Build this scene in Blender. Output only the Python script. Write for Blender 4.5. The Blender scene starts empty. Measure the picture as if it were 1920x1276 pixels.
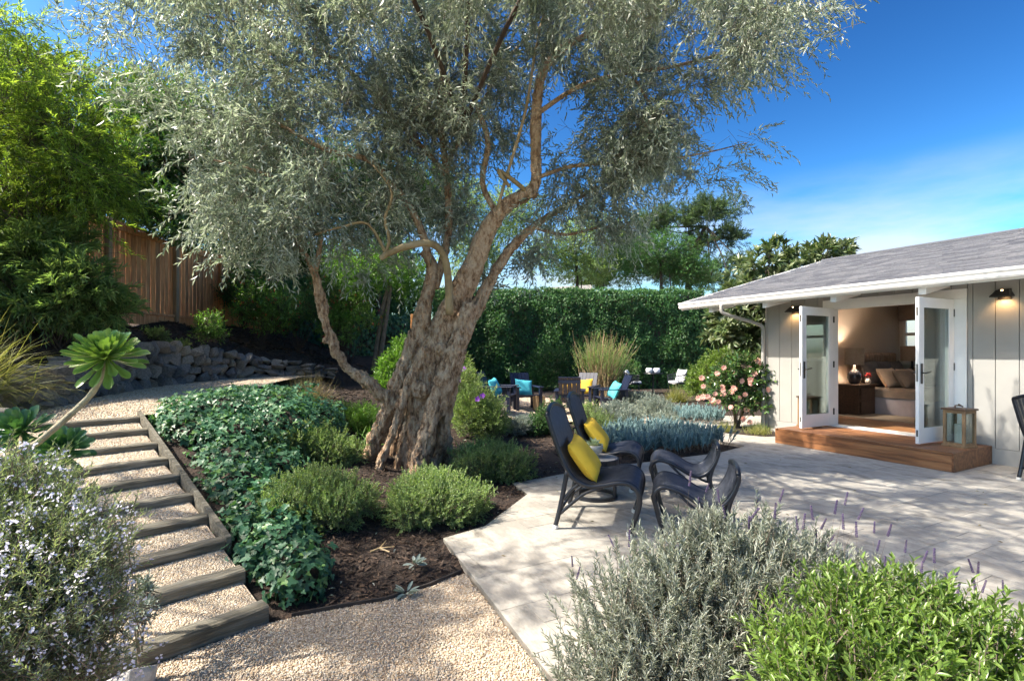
import bpy, bmesh, math, random
import numpy as np
from mathutils import Vector, Matrix, noise as mnoise

random.seed(7)
RNG = np.random.default_rng(7)
S = bpy.context.scene
COL = S.collection
PI = math.pi
EYE = 1.54          # camera height above the patio
FPX = 961.0         # focal length in photo pixels (1920 wide)

# ---------------------------------------------------------------- camera
cd = bpy.data.cameras.new('camera')
cam = bpy.data.objects.new('camera', cd); COL.objects.link(cam)
cam.location = (0, 0, EYE); cam.rotation_euler = (PI / 2, 0, 0)
cd.sensor_width = 36; cd.lens = 36 * FPX / 1920; cd.shift_y = 22 / 1920
cd.clip_start = 0.05; cd.clip_end = 3000
S.camera = cam

# ---------------------------------------------------------------- sky, sun, exposure
SUN_AZ = math.atan2(-0.98, -0.20)      # clockwise from +Y
SUN_EL = math.radians(50)
w = bpy.data.worlds.new('World'); S.world = w; w.use_nodes = True
wn, wl = w.node_tree.nodes, w.node_tree.links
wn.clear()
sky = wn.new('ShaderNodeTexSky'); sky.sky_type = 'NISHITA'; sky.sun_disc = False
sky.sun_elevation = SUN_EL; sky.sun_rotation = SUN_AZ
sky.altitude = 300; sky.air_density = 1.0; sky.dust_density = 2.0; sky.ozone_density = 4.0
tc = wn.new('ShaderNodeTexCoord'); mp = wn.new('ShaderNodeMapping'); mp.inputs['Scale'].default_value = (1.4, 3.2, 9.0)
nz = wn.new('ShaderNodeTexNoise'); nz.inputs['Scale'].default_value = 1.7; nz.inputs['Detail'].default_value = 7; nz.inputs['Roughness'].default_value = 0.55
rp = wn.new('ShaderNodeValToRGB'); rp.color_ramp.elements[0].position = 0.33; rp.color_ramp.elements[1].position = 0.66
sx = wn.new('ShaderNodeSeparateXYZ')
band = wn.new('ShaderNodeMapRange'); band.inputs[1].default_value = 0.30; band.inputs[2].default_value = 0.12   # thin cirrus low in the sky
mul = wn.new('ShaderNodeMath'); mul.operation = 'MULTIPLY'
mul2 = wn.new('ShaderNodeMath'); mul2.operation = 'MULTIPLY'; mul2.inputs[1].default_value = 1.0
mix = wn.new('ShaderNodeMixRGB'); mix.inputs[2].default_value = (1.25, 1.28, 1.38, 1)
bg = wn.new('ShaderNodeBackground'); bg.inputs['Strength'].default_value = 0.15
wo = wn.new('ShaderNodeOutputWorld')
wl.new(tc.outputs['Generated'], mp.inputs['Vector']); wl.new(mp.outputs['Vector'], nz.inputs['Vector'])
wl.new(nz.outputs['Fac'], rp.inputs['Fac']); wl.new(tc.outputs['Generated'], sx.inputs[0])
wl.new(sx.outputs['Z'], band.inputs[0]); wl.new(rp.outputs['Color'], mul.inputs[0]); wl.new(band.outputs[0], mul.inputs[1])
wl.new(mul.outputs[0], mul2.inputs[0]); wl.new(mul2.outputs[0], mix.inputs['Fac']); gam = wn.new('ShaderNodeGamma'); gam.inputs['Gamma'].default_value = 2.0
hsv = wn.new('ShaderNodeHueSaturation'); hsv.inputs['Saturation'].default_value = 1.18
wl.new(sky.outputs['Color'], hsv.inputs['Color']); wl.new(hsv.outputs['Color'], gam.inputs['Color'])
scl = wn.new('ShaderNodeMixRGB'); scl.blend_type = 'MULTIPLY'; scl.inputs['Fac'].default_value = 1; scl.inputs[2].default_value = (.140, .122, .077, 1)
wl.new(gam.outputs['Color'], scl.inputs[1]); wl.new(scl.outputs['Color'], mix.inputs[1])
wl.new(mix.outputs['Color'], bg.inputs['Color']); wl.new(bg.outputs[0], wo.inputs['Surface'])

sd = bpy.data.lights.new('sun', 'SUN'); sd.energy = 2.0; sd.angle = math.radians(0.55); sd.color = (1.0, 0.93, 0.82)
sun = bpy.data.objects.new('sun', sd); COL.objects.link(sun)
SDIR = Vector((math.sin(SUN_AZ) * math.cos(SUN_EL), math.cos(SUN_AZ) * math.cos(SUN_EL), math.sin(SUN_EL)))
sun.rotation_euler = (-SDIR).to_track_quat('-Z', 'Y').to_euler(); sun.location = (-20, 6, 18)
S.view_settings.view_transform = 'Standard'; S.view_settings.look = 'None'
S.view_settings.exposure = 2.45; S.view_settings.gamma = 1.0
S.cycles.max_bounces = 9; S.cycles.diffuse_bounces = 5; S.cycles.transmission_bounces = 5; S.cycles.transparent_max_bounces = 6
S.cycles.sample_clamp_indirect = 8.0

# ---------------------------------------------------------------- geometry helpers
def at(px, py, d):
    """world point at depth d on the sight line of photo pixel (px, py)"""
    return np.array([(px - 960) / FPX * d, d, EYE - (py - 660) / FPX * d])

def woff(o):
    v = Vector((0, 0, 0))
    while o is not None:
        v = v + o.location; o = o.parent
    return v

def mesh_from(name, V, F, mat=None, smooth=False):
    me = bpy.data.meshes.new(name)
    V = np.asarray(V, dtype=np.float32)
    if isinstance(F, np.ndarray):
        n, k = F.shape
        me.vertices.add(len(V)); me.vertices.foreach_set('co', V.ravel())
        me.loops.add(n * k); me.loops.foreach_set('vertex_index', F.astype(np.int32).ravel())
        me.polygons.add(n)
        me.polygons.foreach_set('loop_start', np.arange(0, n * k, k, dtype=np.int32))
        me.polygons.foreach_set('loop_total', np.full(n, k, dtype=np.int32))
        me.update(calc_edges=True)
    else:
        me.from_pydata([tuple(map(float, v)) for v in V], [], [list(map(int, f)) for f in F])
        bm = bmesh.new(); bm.from_mesh(me)
        bmesh.ops.recalc_face_normals(bm, faces=bm.faces)
        bm.to_mesh(me); bm.free()
    if smooth:
        me.polygons.foreach_set('use_smooth', np.ones(len(me.polygons), dtype=bool))
    if mat is not None:
        me.materials.append(mat)
    return me

def tag(o, label=None, cat=None, group=None, kind=None):
    if label: o['label'] = label
    if cat: o['category'] = cat
    if group: o['group'] = group
    if kind: o['kind'] = kind
    return o

def link(name, me, parent=None, loc=(0, 0, 0)):
    o = bpy.data.objects.new(name, me); COL.objects.link(o); o.location = loc
    if parent is not None: o.parent = parent
    return o

def mk(name, V, F, mat, parent=None, smooth=False, keep=False):
    """mesh object from WORLD coordinates; origin at its parent's base or its own base"""
    V = np.array(V, dtype=np.float64)
    if parent is not None:
        V = V - np.array(woff(parent)); loc = (0, 0, 0)
    elif keep:
        loc = (0, 0, 0)
    else:
        c = (V.min(0) + V.max(0)) / 2; c[2] = V[:, 2].min(); V = V - c; loc = tuple(c)
    return link(name, mesh_from(name, V, F, mat, smooth), parent, loc)

def root(name, loc, label, cat, group=None, rz=0):
    o = bpy.data.objects.new(name, None); COL.objects.link(o)
    o.location = tuple(map(float, loc)); o.rotation_euler = (0, 0, rz); o.empty_display_size = 0.2
    return tag(o, label, cat, group)

def copy_tree(o, parent=None):
    c = o.copy(); COL.objects.link(c); c.parent = parent
    for ch in list(o.children): copy_tree(ch, c)
    return c

class MB:
    def __init__(s, M=None): s.V = []; s.F = []; s.M = M
    def add(s, V, F):
        b = len(s.V)
        for v in V:
            v = Vector(v)
            if s.M is not None: v = s.M @ v
            s.V.append(tuple(v))
        for f in F: s.F.append([i + b for i in f])
        return s
    def box(s, a, b):
        x0, y0, z0 = a; x1, y1, z1 = b
        return s.add([(x0,y0,z0),(x1,y0,z0),(x1,y1,z0),(x0,y1,z0),(x0,y0,z1),(x1,y0,z1),(x1,y1,z1),(x0,y1,z1)],
                     [(0,3,2,1),(4,5,6,7),(0,1,5,4),(1,2,6,5),(2,3,7,6),(3,0,4,7)])
    def bbox(s, a, b, r=0.006):
        """box with chamfered vertical and top edges"""
        x0, y0, z0 = a; x1, y1, z1 = b
        def ring(q, z): return [(x0+q,y0,z),(x1-q,y0,z),(x1,y0+q,z),(x1,y1-q,z),(x1-q,y1,z),(x0+q,y1,z),(x0,y1-q,z),(x0,y0+q,z)]
        def inner(z): return [(x0+2*r,y0+r,z),(x1-2*r,y0+r,z),(x1-r,y0+2*r,z),(x1-r,y1-2*r,z),(x1-2*r,y1-r,z),(x0+2*r,y1-r,z),(x0+r,y1-2*r,z),(x0+r,y0+2*r,z)]
        V = ring(r, z0) + ring(r, z1 - r) + inner(z1)
        F = [tuple(range(7, -1, -1)), tuple(range(16, 24))]
        for k in (0, 8):
            for i in range(8): F.append((k+i, k+(i+1) % 8, k+8+(i+1) % 8, k+8+i))
        return s.add(V, F)
    def tube(s, P, R, n=8, cap=True, flat=1.0):
        P = [Vector(p) for p in P]
        if not hasattr(R, '__len__'): R = [R] * len(P)
        T = []
        for i in range(len(P)):
            t = P[min(i+1, len(P)-1)] - P[max(i-1, 0)]
            T.append(t.normalized() if t.length > 1e-9 else Vector((0, 0, 1)))
        a = Vector((0, 0, 1)) if abs(T[0].z) < .9 else Vector((1, 0, 0))
        nrm = (a - T[0] * a.dot(T[0])).normalized()
        V = []
        for i in range(len(P)):
            nrm = (nrm - T[i] * nrm.dot(T[i]))
            nrm = nrm.normalized() if nrm.length > 1e-6 else T[i].orthogonal().normalized()
            bi = T[i].cross(nrm)
            for k in range(n):
                q = 2 * PI * k / n
                V.append(P[i] + nrm * (math.cos(q) * R[i]) + bi * (math.sin(q) * R[i] * flat))
        F = []
        for i in range(len(P) - 1):
            for k in range(n):
                F.append((i*n+k, i*n+(k+1) % n, (i+1)*n+(k+1) % n, (i+1)*n+k))
        if cap:
            F.append(tuple(range(n-1, -1, -1))); F.append(tuple(range((len(P)-1)*n, len(P)*n)))
        return s.add(V, F)
    def lathe(s, prof, n=20, c=(0, 0, 0), cap=True):
        V = []; F = []
        for r, z in prof:
            for k in range(n):
                q = 2 * PI * k / n; V.append((c[0]+r*math.cos(q), c[1]+r*math.sin(q), c[2]+z))
        for i in range(len(prof)-1):
            for k in range(n): F.append((i*n+k, i*n+(k+1) % n, (i+1)*n+(k+1) % n, (i+1)*n+k))
        if cap:
            F.append(tuple(range(n-1, -1, -1))); F.append(tuple(range((len(prof)-1)*n, len(prof)*n)))
        return s.add(V, F)
    def prism(s, poly, z0, z1):
        n = len(poly)
        V = [(p[0], p[1], z0) for p in poly] + [(p[0], p[1], z1) for p in poly]
        F = [tuple(range(n-1, -1, -1)), tuple(range(n, 2*n))] + [(i, (i+1) % n, n+(i+1) % n, n+i) for i in range(n)]
        return s.add(V, F)
    def build(s, name, mat, parent=None, smooth=False, keep=False):
        return mk(name, s.V, s.F, mat, parent, smooth, keep)

def smooth_path(P, R, k=5):
    """Catmull-Rom through the points"""
    P = [np.array(p, float) for p in P]; n = len(P); out = []; rr = []
    for i in range(n-1):
        p0 = P[max(i-1, 0)]; p1 = P[i]; p2 = P[i+1]; p3 = P[min(i+2, n-1)]
        for j in range(k):
            t = j / k
            out.append(.5*((2*p1)+(-p0+p2)*t+(2*p0-5*p1+4*p2-p3)*t*t+(-p0+3*p1-3*p2+p3)*t**3)); rr.append(R[i]*(1-t)+R[i+1]*t)
    out.append(P[-1]); rr.append(R[-1])
    return out, rr

def inpoly(x, y, poly):
    x = np.asarray(x); y = np.asarray(y); r = np.zeros(x.shape, bool); n = len(poly)
    for i in range(n):
        x0, y0 = poly[i]; x1, y1 = poly[(i+1) % n]
        c = ((y0 > y) != (y1 > y))
        with np.errstate(divide='ignore', invalid='ignore'):
            xi = (x1-x0)*(y-y0)/((y1-y0) if y1 != y0 else 1e-12)+x0
        r ^= c & (x < xi)
    return r

def clip_rect(poly, c, ax, ay, hx, hy):
    """clip a (concave) polygon to a rectangle"""
    P = [np.array(p, float) for p in poly]
    for nrm, h in ((ax, hx), (-ax, hx), (ay, hy), (-ay, hy)):
        out = []
        for i in range(len(P)):
            a = P[i]; b = P[(i+1) % len(P)]
            da = np.dot(a-c, nrm)-h; db = np.dot(b-c, nrm)-h
            if da <= 0: out.append(a)
            if (da < 0 < db) or (db < 0 < da): out.append(a+(b-a)*(da/(da-db)))
        P = out
        if len(P) < 3: return []
    Q = []
    for p in P:
        if not Q or np.linalg.norm(p-Q[-1]) > 1e-4: Q.append(p)
    if len(Q) > 2 and np.linalg.norm(Q[0]-Q[-1]) < 1e-4: Q.pop()
    return Q if len(Q) > 2 else []

def area(P): return .5*abs(sum(P[i][0]*P[(i+1) % len(P)][1]-P[(i+1) % len(P)][0]*P[i][1] for i in range(len(P))))

# ---------------------------------------------------------------- material helpers
def ramp(nt, cols, pos=None):
    r = nt.nodes.new('ShaderNodeValToRGB'); e = r.color_ramp.elements
    while len(e) < len(cols): e.new(0.5)
    for i, c in enumerate(cols):
        e[i].position = pos[i] if pos else i/(len(cols)-1); e[i].color = (*c, 1)
    return r

def rnd_fac(nt):
    """one random number per loose piece and per object"""
    g = nt.nodes.new('ShaderNodeNewGeometry'); oi = nt.nodes.new('ShaderNodeObjectInfo')
    a = nt.nodes.new('ShaderNodeMath'); a.operation = 'ADD'; f = nt.nodes.new('ShaderNodeMath'); f.operation = 'FRACT'
    nt.links.new(g.outputs['Random Per Island'], a.inputs[0]); nt.links.new(oi.outputs['Random'], a.inputs[1]); nt.links.new(a.outputs[0], f.inputs[0])
    return f.outputs[0]

def leaf_mat(name, cols, trans=0.35, rough=0.45, tcol=None, spec=0.4, clump=0.35, cscale=1.3):
    m = bpy.data.materials.new(name); m.use_nodes = True; nt = m.node_tree; N, L = nt.nodes, nt.links
    b = N['Principled BSDF']; out = N['Material Output']
    f = rnd_fac(nt); r = ramp(nt, cols); L.new(f, r.inputs['Fac'])
    geo = N.new('ShaderNodeNewGeometry')
    no = N.new('ShaderNodeTexNoise'); no.inputs['Scale'].default_value = cscale; no.inputs['Detail'].default_value = 2
    L.new(geo.outputs['Position'], no.inputs['Vector'])
    mr = N.new('ShaderNodeMapRange'); mr.inputs[1].default_value = .3; mr.inputs[2].default_value = .7; mr.inputs[3].default_value = 1-clump; mr.inputs[4].default_value = 1+clump
    L.new(no.outputs['Fac'], mr.inputs[0])
    mx = N.new('ShaderNodeMixRGB'); mx.blend_type = 'MULTIPLY'; mx.inputs['Fac'].default_value = 1
    L.new(r.outputs['Color'], mx.inputs[1]); L.new(mr.outputs[0], mx.inputs[2])
    L.new(mx.outputs['Color'], b.inputs['Base Color']); b.inputs['Roughness'].default_value = rough; b.inputs['Specular IOR Level'].default_value = spec
    t = N.new('ShaderNodeBsdfTranslucent')
    hs = N.new('ShaderNodeMixRGB'); hs.blend_type = 'MULTIPLY'; hs.inputs['Fac'].default_value = 1; hs.inputs[2].default_value = (*(tcol or (1.7, 1.9, 0.7)), 1)
    L.new(mx.outputs['Color'], hs.inputs[1]); L.new(hs.outputs['Color'], t.inputs['Color'])
    ms = N.new('ShaderNodeMixShader'); ms.inputs[0].default_value = trans
    L.new(b.outputs[0], ms.inputs[1]); L.new(t.outputs[0], ms.inputs[2]); L.new(ms.outputs[0], out.inputs['Surface'])
    return m

def mat(name, cols, scale=8, rough=0.6, bump=0.0, bscale=None, stretch=(1, 1, 1), isl=0.0, detail=6, metal=0, spec=0.5, coord='Object', icols=None, contrast=(.3, .7), coat=0, bdist=0.01, rot=0.0, nrough=.6):
    """noise between colours; isl mixes in a per-piece brightness (or icols: per-piece colours)"""
    m = bpy.data.materials.new(name); m.use_nodes = True; nt = m.node_tree; N, L = nt.nodes, nt.links
    b = N['Principled BSDF']; b.inputs['Roughness'].default_value = rough; b.inputs['Metallic'].default_value = metal
    b.inputs['Specular IOR Level'].default_value = spec; b.inputs['Coat Weight'].default_value = coat
    if len(cols) == 1: cols = [cols[0], cols[0]]
    tcn = N.new('ShaderNodeTexCoord'); mpn = N.new('ShaderNodeMapping'); mpn.inputs['Scale'].default_value = stretch
    mpr = N.new('ShaderNodeMapping'); mpr.inputs['Rotation'].default_value = (0, 0, rot)
    src = N.new('ShaderNodeNewGeometry').outputs['Position'] if coord == 'World' else tcn.outputs[coord]
    if isl or icols:
        f = rnd_fac(nt)
        off = N.new('ShaderNodeVectorMath'); off.operation = 'SCALE'; cv = N.new('ShaderNodeCombineXYZ')
        sc = N.new('ShaderNodeMath'); sc.operation = 'MULTIPLY'; sc.inputs[1].default_value = 37.0
        L.new(f, sc.inputs[0]); L.new(sc.outputs[0], cv.inputs[0]); L.new(sc.outputs[0], cv.inputs[2])
        ad = N.new('ShaderNodeVectorMath'); ad.operation = 'ADD'; L.new(src, ad.inputs[0]); L.new(cv.outputs[0], ad.inputs[1]); src = src if coord == 'World' else ad.outputs[0]
    L.new(src, mpr.inputs['Vector']); L.new(mpr.outputs['Vector'], mpn.inputs['Vector'])
    no = N.new('ShaderNodeTexNoise'); no.inputs['Scale'].default_value = scale; no.inputs['Detail'].default_value = detail; no.inputs['Roughness'].default_value = nrough
    L.new(mpn.outputs['Vector'], no.inputs['Vector'])
    pos = [contrast[0]+(contrast[1]-contrast[0])*i/(len(cols)-1) for i in range(len(cols))]
    r = ramp(nt, cols, pos); L.new(no.outputs['Fac'], r.inputs['Fac']); c = r.outputs['Color']
    if icols:
        r2 = ramp(nt, icols); L.new(f, r2.inputs['Fac'])
        mx = N.new('ShaderNodeMixRGB'); mx.blend_type = 'MULTIPLY'; mx.inputs['Fac'].default_value = 1; L.new(c, mx.inputs[1]); L.new(r2.outputs['Color'], mx.inputs[2]); c = mx.outputs['Color']
    elif isl:
        mr = N.new('ShaderNodeMapRange'); mr.inputs[3].default_value = 1-isl; mr.inputs[4].default_value = 1+isl; L.new(f, mr.inputs[0])
        mx = N.new('ShaderNodeMixRGB'); mx.blend_type = 'MULTIPLY'; mx.inputs['Fac'].default_value = 1; L.new(c, mx.inputs[1]); L.new(mr.outputs[0], mx.inputs[2]); c = mx.outputs['Color']
    L.new(c, b.inputs['Base Color'])
    if bump:
        bn = N.new('ShaderNodeTexNoise'); bn.inputs['Scale'].default_value = bscale or scale*3; bn.inputs['Detail'].default_value = 5
        L.new(mpn.outputs['Vector'], bn.inputs['Vector'])
        bp = N.new('ShaderNodeBump'); bp.inputs['Strength'].default_value = bump; bp.inputs['Distance'].default_value = bdist
        L.new(bn.outputs['Fac'], bp.inputs['Height']); L.new(bp.outputs[0], b.inputs['Normal'])
    return m

def glass_mat(name, tint=(0.93, 0.97, 0.95), refl=0.14):
    m = bpy.data.materials.new(name); m.use_nodes = True; nt = m.node_tree; N, L = nt.nodes, nt.links
    N.remove(N['Principled BSDF']); t = N.new('ShaderNodeBsdfTransparent'); t.inputs[0].default_value = (*tint, 1)
    g = N.new('ShaderNodeBsdfGlossy'); g.inputs['Roughness'].default_value = 0.02; g.inputs['Color'].default_value = (.9, .95, .95, 1)
    lw = N.new('ShaderNodeLayerWeight'); lw.inputs[0].default_value = 0.35
    mr = N.new('ShaderNodeMapRange'); mr.inputs[3].default_value = refl*.5; mr.inputs[4].default_value = .9; L.new(lw.outputs['Fresnel'], mr.inputs[0])
    ms = N.new('ShaderNodeMixShader'); L.new(mr.outputs[0], ms.inputs[0]); L.new(t.outputs[0], ms.inputs[1]); L.new(g.outputs[0], ms.inputs[2])
    L.new(ms.outputs[0], N['Material Output'].inputs['Surface'])
    return m

def emit_mat(name, c, s):
    m = bpy.data.materials.new(name); m.use_nodes = True; b = m.node_tree.nodes['Principled BSDF']
    b.inputs['Base Color'].default_value = (*c, 1); b.inputs['Emission Color'].default_value = (*c, 1); b.inputs['Emission Strength'].default_value = s
    return m

M = {}
M['patio'] = mat('travertine', [(.10, .09, .078), (.25, .232, .20), (.39, .365, .32), (.28, .26, .228), (.36, .33, .28)], scale=1.9, rough=.75, bump=.6, bscale=26, isl=.08, stretch=(1, 1.8, 1), detail=15, bdist=.007, contrast=(.3, .68), rot=-2.063, coord='World', nrough=.68)
M['grout'] = mat('grout', [(.27, .235, .195), (.34, .30, .25)], 9, .9)
M['soil'] = mat('bark_soil', [(.010, .006, .0045), (.028, .017, .011), (.05, .03, .02)], 9, .9, bump=.9, bscale=40, detail=9, bdist=.03)
M['dry_ground'] = mat('dry_ground', [(.13, .12, .07), (.22, .19, .12)], .6, .95, coord='Generated')
M['chip'] = mat('bark_chip', [(1, 1, 1)], 8, .8, icols=[(.012, .007, .005), (.03, .018, .012), (.055, .032, .02), (.09, .055, .034), (.03, .02, .016)])
M['gravel_bed'] = mat('gravel_bed', [(.30, .22, .15), (.50, .40, .30), (.6, .52, .42)], 70, .9, bump=1, bscale=110, detail=3, bdist=.01)
M['pebble'] = mat('pebble', [(.8, .8, .8), (1, 1, 1)], 40, .75, icols=[(.28, .19, .11), (.46, .35, .23), (.58, .49, .37), (.66, .59, .48), (.40, .32, .235), (.60, .46, .30), (.54, .48, .41)])
M['timber'] = mat('weathered_timber', [(.05, .045, .030), (.15, .135, .10), (.25, .23, .185)], 3, .85, bump=.9, bscale=9, stretch=(1.0, 14, 14), isl=.2, detail=9, bdist=.012, rot=2.327)
M['stone'] = mat('wall_stone', [(.5, .5, .5), (1, 1, 1), (1.4, 1.35, 1.25)], 6, .88, bump=1.0, bscale=18, icols=[(.15, .155, .165), (.25, .245, .24), (.36, .33, .285), (.18, .19, .215), (.40, .365, .31), (.25, .21, .175)], detail=10, bdist=.05)
M['bark'] = mat('olive_bark', [(.06, .034, .018), (.22, .13, .072), (.43, .29, .18), (.55, .42, .29), (.34, .195, .105)], 9, .92, bump=.9, bscale=40, stretch=(1.6, 1.6, .75), detail=15, bdist=.05, contrast=(.34, .66), nrough=.74)
M['pale_bark'] = mat('pale_bark', [(.16, .11, .05), (.30, .22, .11), (.36, .29, .19)], 7, .8, bump=.5, bscale=30, stretch=(1, 1, .6), bdist=.01)
M['twig'] = mat('twig', [(.09, .07, .05), (.2, .16, .12)], 12, .85)
M['dark_twig'] = mat('dark_twig', [(.035, .025, .018), (.08, .055, .04)], 12, .85)
M['redwood'] = mat('redwood_board', [(.26, .12, .055), (.52, .27, .125), (.62, .38, .21)], 3, .75, bump=.4, bscale=10, stretch=(9, 9, .8), icols=[(.75, .68, .62), (1.15, 1.0, .85), (.95, .95, .95), (1.3, 1.05, .8), (.6, .6, .6)], detail=8)
M['post'] = mat('pale_post', [(.24, .17, .10), (.36, .28, .19)], 4, .75, bump=.3, bscale=10, stretch=(7, 7, .8), isl=.12)
M['white'] = mat('white_paint', [(.74, .735, .72), (.82, .815, .80)], 3, .42)
M['siding'] = mat('warm_grey_siding', [(.305, .298, .28), (.35, .343, .325)], 1.6, .6, bump=.12, bscale=40, isl=.03)
M['soffit'] = mat('soffit_paint', [(.52, .50, .46), (.58, .56, .52)], 3, .6)
M['shingle'] = mat('roof_shingle', [(.75, .75, .75), (1.15, 1.15, 1.15)], 30, .9, bump=.6, bscale=160, icols=[(.06, .064, .08), (.085, .09, .107), (.11, .114, .13), (.14, .142, .155), (.075, .08, .097)], detail=3, bdist=.004)
M['deckwood'] = mat('stained_deck', [(.085, .032, .013), (.20, .082, .032), (.31, .145, .058)], 2.2, .45, bump=.2, bscale=6, stretch=(.7, 9, 9), isl=.22, detail=8, rot=-2.063, bdist=.004)
M['black'] = mat('black_metal', [(.012, .011, .011), (.022, .02, .02)], 8, .42, spec=.5)
M['rattan'] = mat('black_weave', [(.018, .021, .030), (.045, .050, .065)], 20, .28, spec=.7, bump=.3, bscale=200, bdist=.003)
M['blackframe'] = mat('black_frame', [(.006, .008, .013), (.014, .017, .025)], 9, .36, spec=.5)
M['navy'] = mat('navy_paint', [(.005, .009, .028), (.010, .016, .042)], 4, .45, isl=.15)
M['yellow'] = mat('yellow_fabric', [(.72, .44, .025), (.82, .53, .045)], 6, .8, bump=.25, bscale=240, bdist=.002)
M['mustard'] = mat('mustard_fabric', [(.66, .37, .02), (.74, .44, .035)], 6, .8)
M['teal'] = mat('turquoise_fabric', [(.05, .42, .52), (.09, .52, .60)], 6, .8)
M['slate_top'] = mat('slatted_top', [(.17, .165, .16), (.27, .265, .26)], 12, .55, stretch=(1, 8, 1), isl=.08)
M['pot'] = mat('stone_pot', [(.30, .28, .24), (.50, .47, .41)], 14, .85, bump=.4)
M['foot'] = mat('foot_cap', [(.6, .58, .54), (.7, .68, .64)], 8, .5)
M['glass'] = glass_mat('door_glass')
M['winglass'] = glass_mat('window_glass', (.97, .98, .98), .06)
M['tan'] = mat('tan_wall', [(.50, .415, .33), (.54, .45, .36)], 2, .8)
M['ceil'] = mat('ceiling_paint', [(.62, .6, .56), (.66, .64, .6)], 2, .8)
M['floorwood'] = mat('oak_floor', [(.20, .09, .04), (.34, .17, .07)], 3, .35, stretch=(.7, 9, 9), rot=-2.063)
M['rug'] = mat('woven_rug', [(.40, .33, .25), (.48, .41, .32)], 40, .95, bump=.3)
M['darkwood'] = mat('dark_wood', [(0.054, 0.031, 0.019), (0.116, 0.067, 0.039)], 4, .5, stretch=(1, 7, 7))
M['greyfab'] = mat('charcoal_linen', [(0.093, 0.090, 0.096), (0.132, 0.127, 0.133)], 12, .9)
M['taupe'] = mat('taupe_linen', [(0.248, 0.202, 0.163), (0.326, 0.264, 0.217)], 9, .9)
M['cream'] = mat('cream_linen', [(0.651, 0.512, 0.388), (0.775, 0.620, 0.480)], 9, .9)
M['head'] = mat('tufted_fabric', [(0.264, 0.186, 0.147), (0.341, 0.248, 0.194)], 14, .9)
M['skirt'] = mat('lilac_grey_linen', [(0.465, 0.419, 0.449), (0.558, 0.512, 0.542)], 6, .9)
M['shade'] = mat('lamp_shade_fabric', [(0.310, 0.256, 0.202), (0.388, 0.326, 0.256)], 30, .8)
M['lampbase'] = mat('smoked_glass', [(.035, .035, .045), (.07, .065, .07)], 4, .12, spec=.7)
M['gold'] = mat('antique_gold', [(.36, .22, .06), (.42, .27, .09)], 8, .4, metal=.6)
M['vase'] = mat('white_ceramic', [(.6, .58, .54)], 4, .3)
M['red'] = mat('red_petal', [(.45, .03, .03)], 4, .5)
M['lanternwood'] = mat('lantern_wood', [(.15, .09, .045), (.29, .19, .10)], 5, .7, bump=.4, stretch=(6, 6, 1), isl=.12)
M['candle'] = mat('candle_wax', [(.74, .70, .63), (.8, .77, .7)], 3, .5)
M['cushion'] = mat('pale_cushion', [(.62, .64, .70), (.72, .74, .78)], 6, .85)
M['log'] = mat('teak_log', [(.34, .22, .11), (.5, .35, .2)], 7, .7)
M['edging'] = mat('bed_edging', [(.02, .016, .014), (.05, .04, .035)], 6, .7)
M['stake'] = mat('orange_stake', [(.42, .18, .05), (.5, .24, .08)], 6, .7)
M['stucco'] = mat('pale_stucco', [(.45, .44, .42), (.52, .51, .49)], 5, .8)
# foliage
LF = {}
LF['olive'] = leaf_mat('olive_leaf', [(.165, .21, .145), (.25, .295, .225), (.38, .42, .365), (.53, .56, .52), (.20, .245, .18), (.33, .37, .305)], .36, .38, (1.2, 1.3, .95), .55, .2)
LF['fernpine'] = leaf_mat('fern_pine_leaf', [(.12, .20, .045), (.17, .27, .06), (.25, .36, .09), (.14, .22, .075)], .55, .45, (2.0, 1.9, .6), .4, .3)
LF['fernpine_low'] = leaf_mat('fern_pine_low_leaf', [(.13, .21, .085), (.18, .28, .11), (.25, .34, .14), (.14, .23, .10)], .45, .42, (1.6, 1.7, .7), .45, .3)
LF['darkleaf'] = leaf_mat('dark_leaf', [(0.037, 0.088, 0.027), (0.060, 0.128, 0.037), (0.085, 0.170, 0.051), (0.128, 0.204, 0.060)], .28, .32, None, .5)
LF['ivy'] = leaf_mat('ivy_leaf', [(.032, .095, .048), (.046, .125, .062), (.066, .16, .082), (.036, .105, .058), (.055, .135, .075), (.08, .17, .09), (.14, .25, .07)], .2, .42, None, .36, .3, 3)
LF['hedge'] = leaf_mat('hedge_leaf', [(.034, .095, .030), (.054, .13, .040), (.08, .17, .054), (.042, .11, .044)], .28, .45, None, .3, .35, .9)
LF['thyme'] = leaf_mat('thyme_leaf', [(0.150, 0.225, 0.081), (0.200, 0.281, 0.112), (0.263, 0.338, 0.156), (0.175, 0.250, 0.106)], .32, .55, None, .3, .25, 2.5)
LF['green'] = leaf_mat('fresh_leaf', [(0.069, 0.156, 0.027), (0.106, 0.213, 0.040), (0.150, 0.275, 0.056), (0.088, 0.188, 0.037)], .34, .34, None, .5, .25, 2)
LF['lime'] = leaf_mat('lime_leaf', [(.085, .15, .028), (.125, .20, .038), (.175, .26, .06), (.10, .175, .034)], .34, .32, (1.5, 1.6, .6), .5, .25, 4)
LF['silver'] = leaf_mat('silver_leaf', [(.20, .26, .235), (.28, .33, .295), (.36, .41, .37), (.23, .28, .245)], .18, .6, (1.2, 1.3, .9), .25, .2, 3)
LF['lavender'] = leaf_mat('lavender_leaf', [(.22, .245, .20), (.31, .335, .28), (.42, .44, .385), (.26, .285, .22), (.18, .21, .15)], .2, .6, (1.2, 1.25, .9), .25, .25, 4)
LF['blue'] = leaf_mat('blue_chalk_leaf', [(.085, .17, .185), (.13, .225, .235), (.19, .29, .295), (.11, .195, .19)], .12, .5, (1.1, 1.2, 1), .35, .25, 3)
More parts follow.
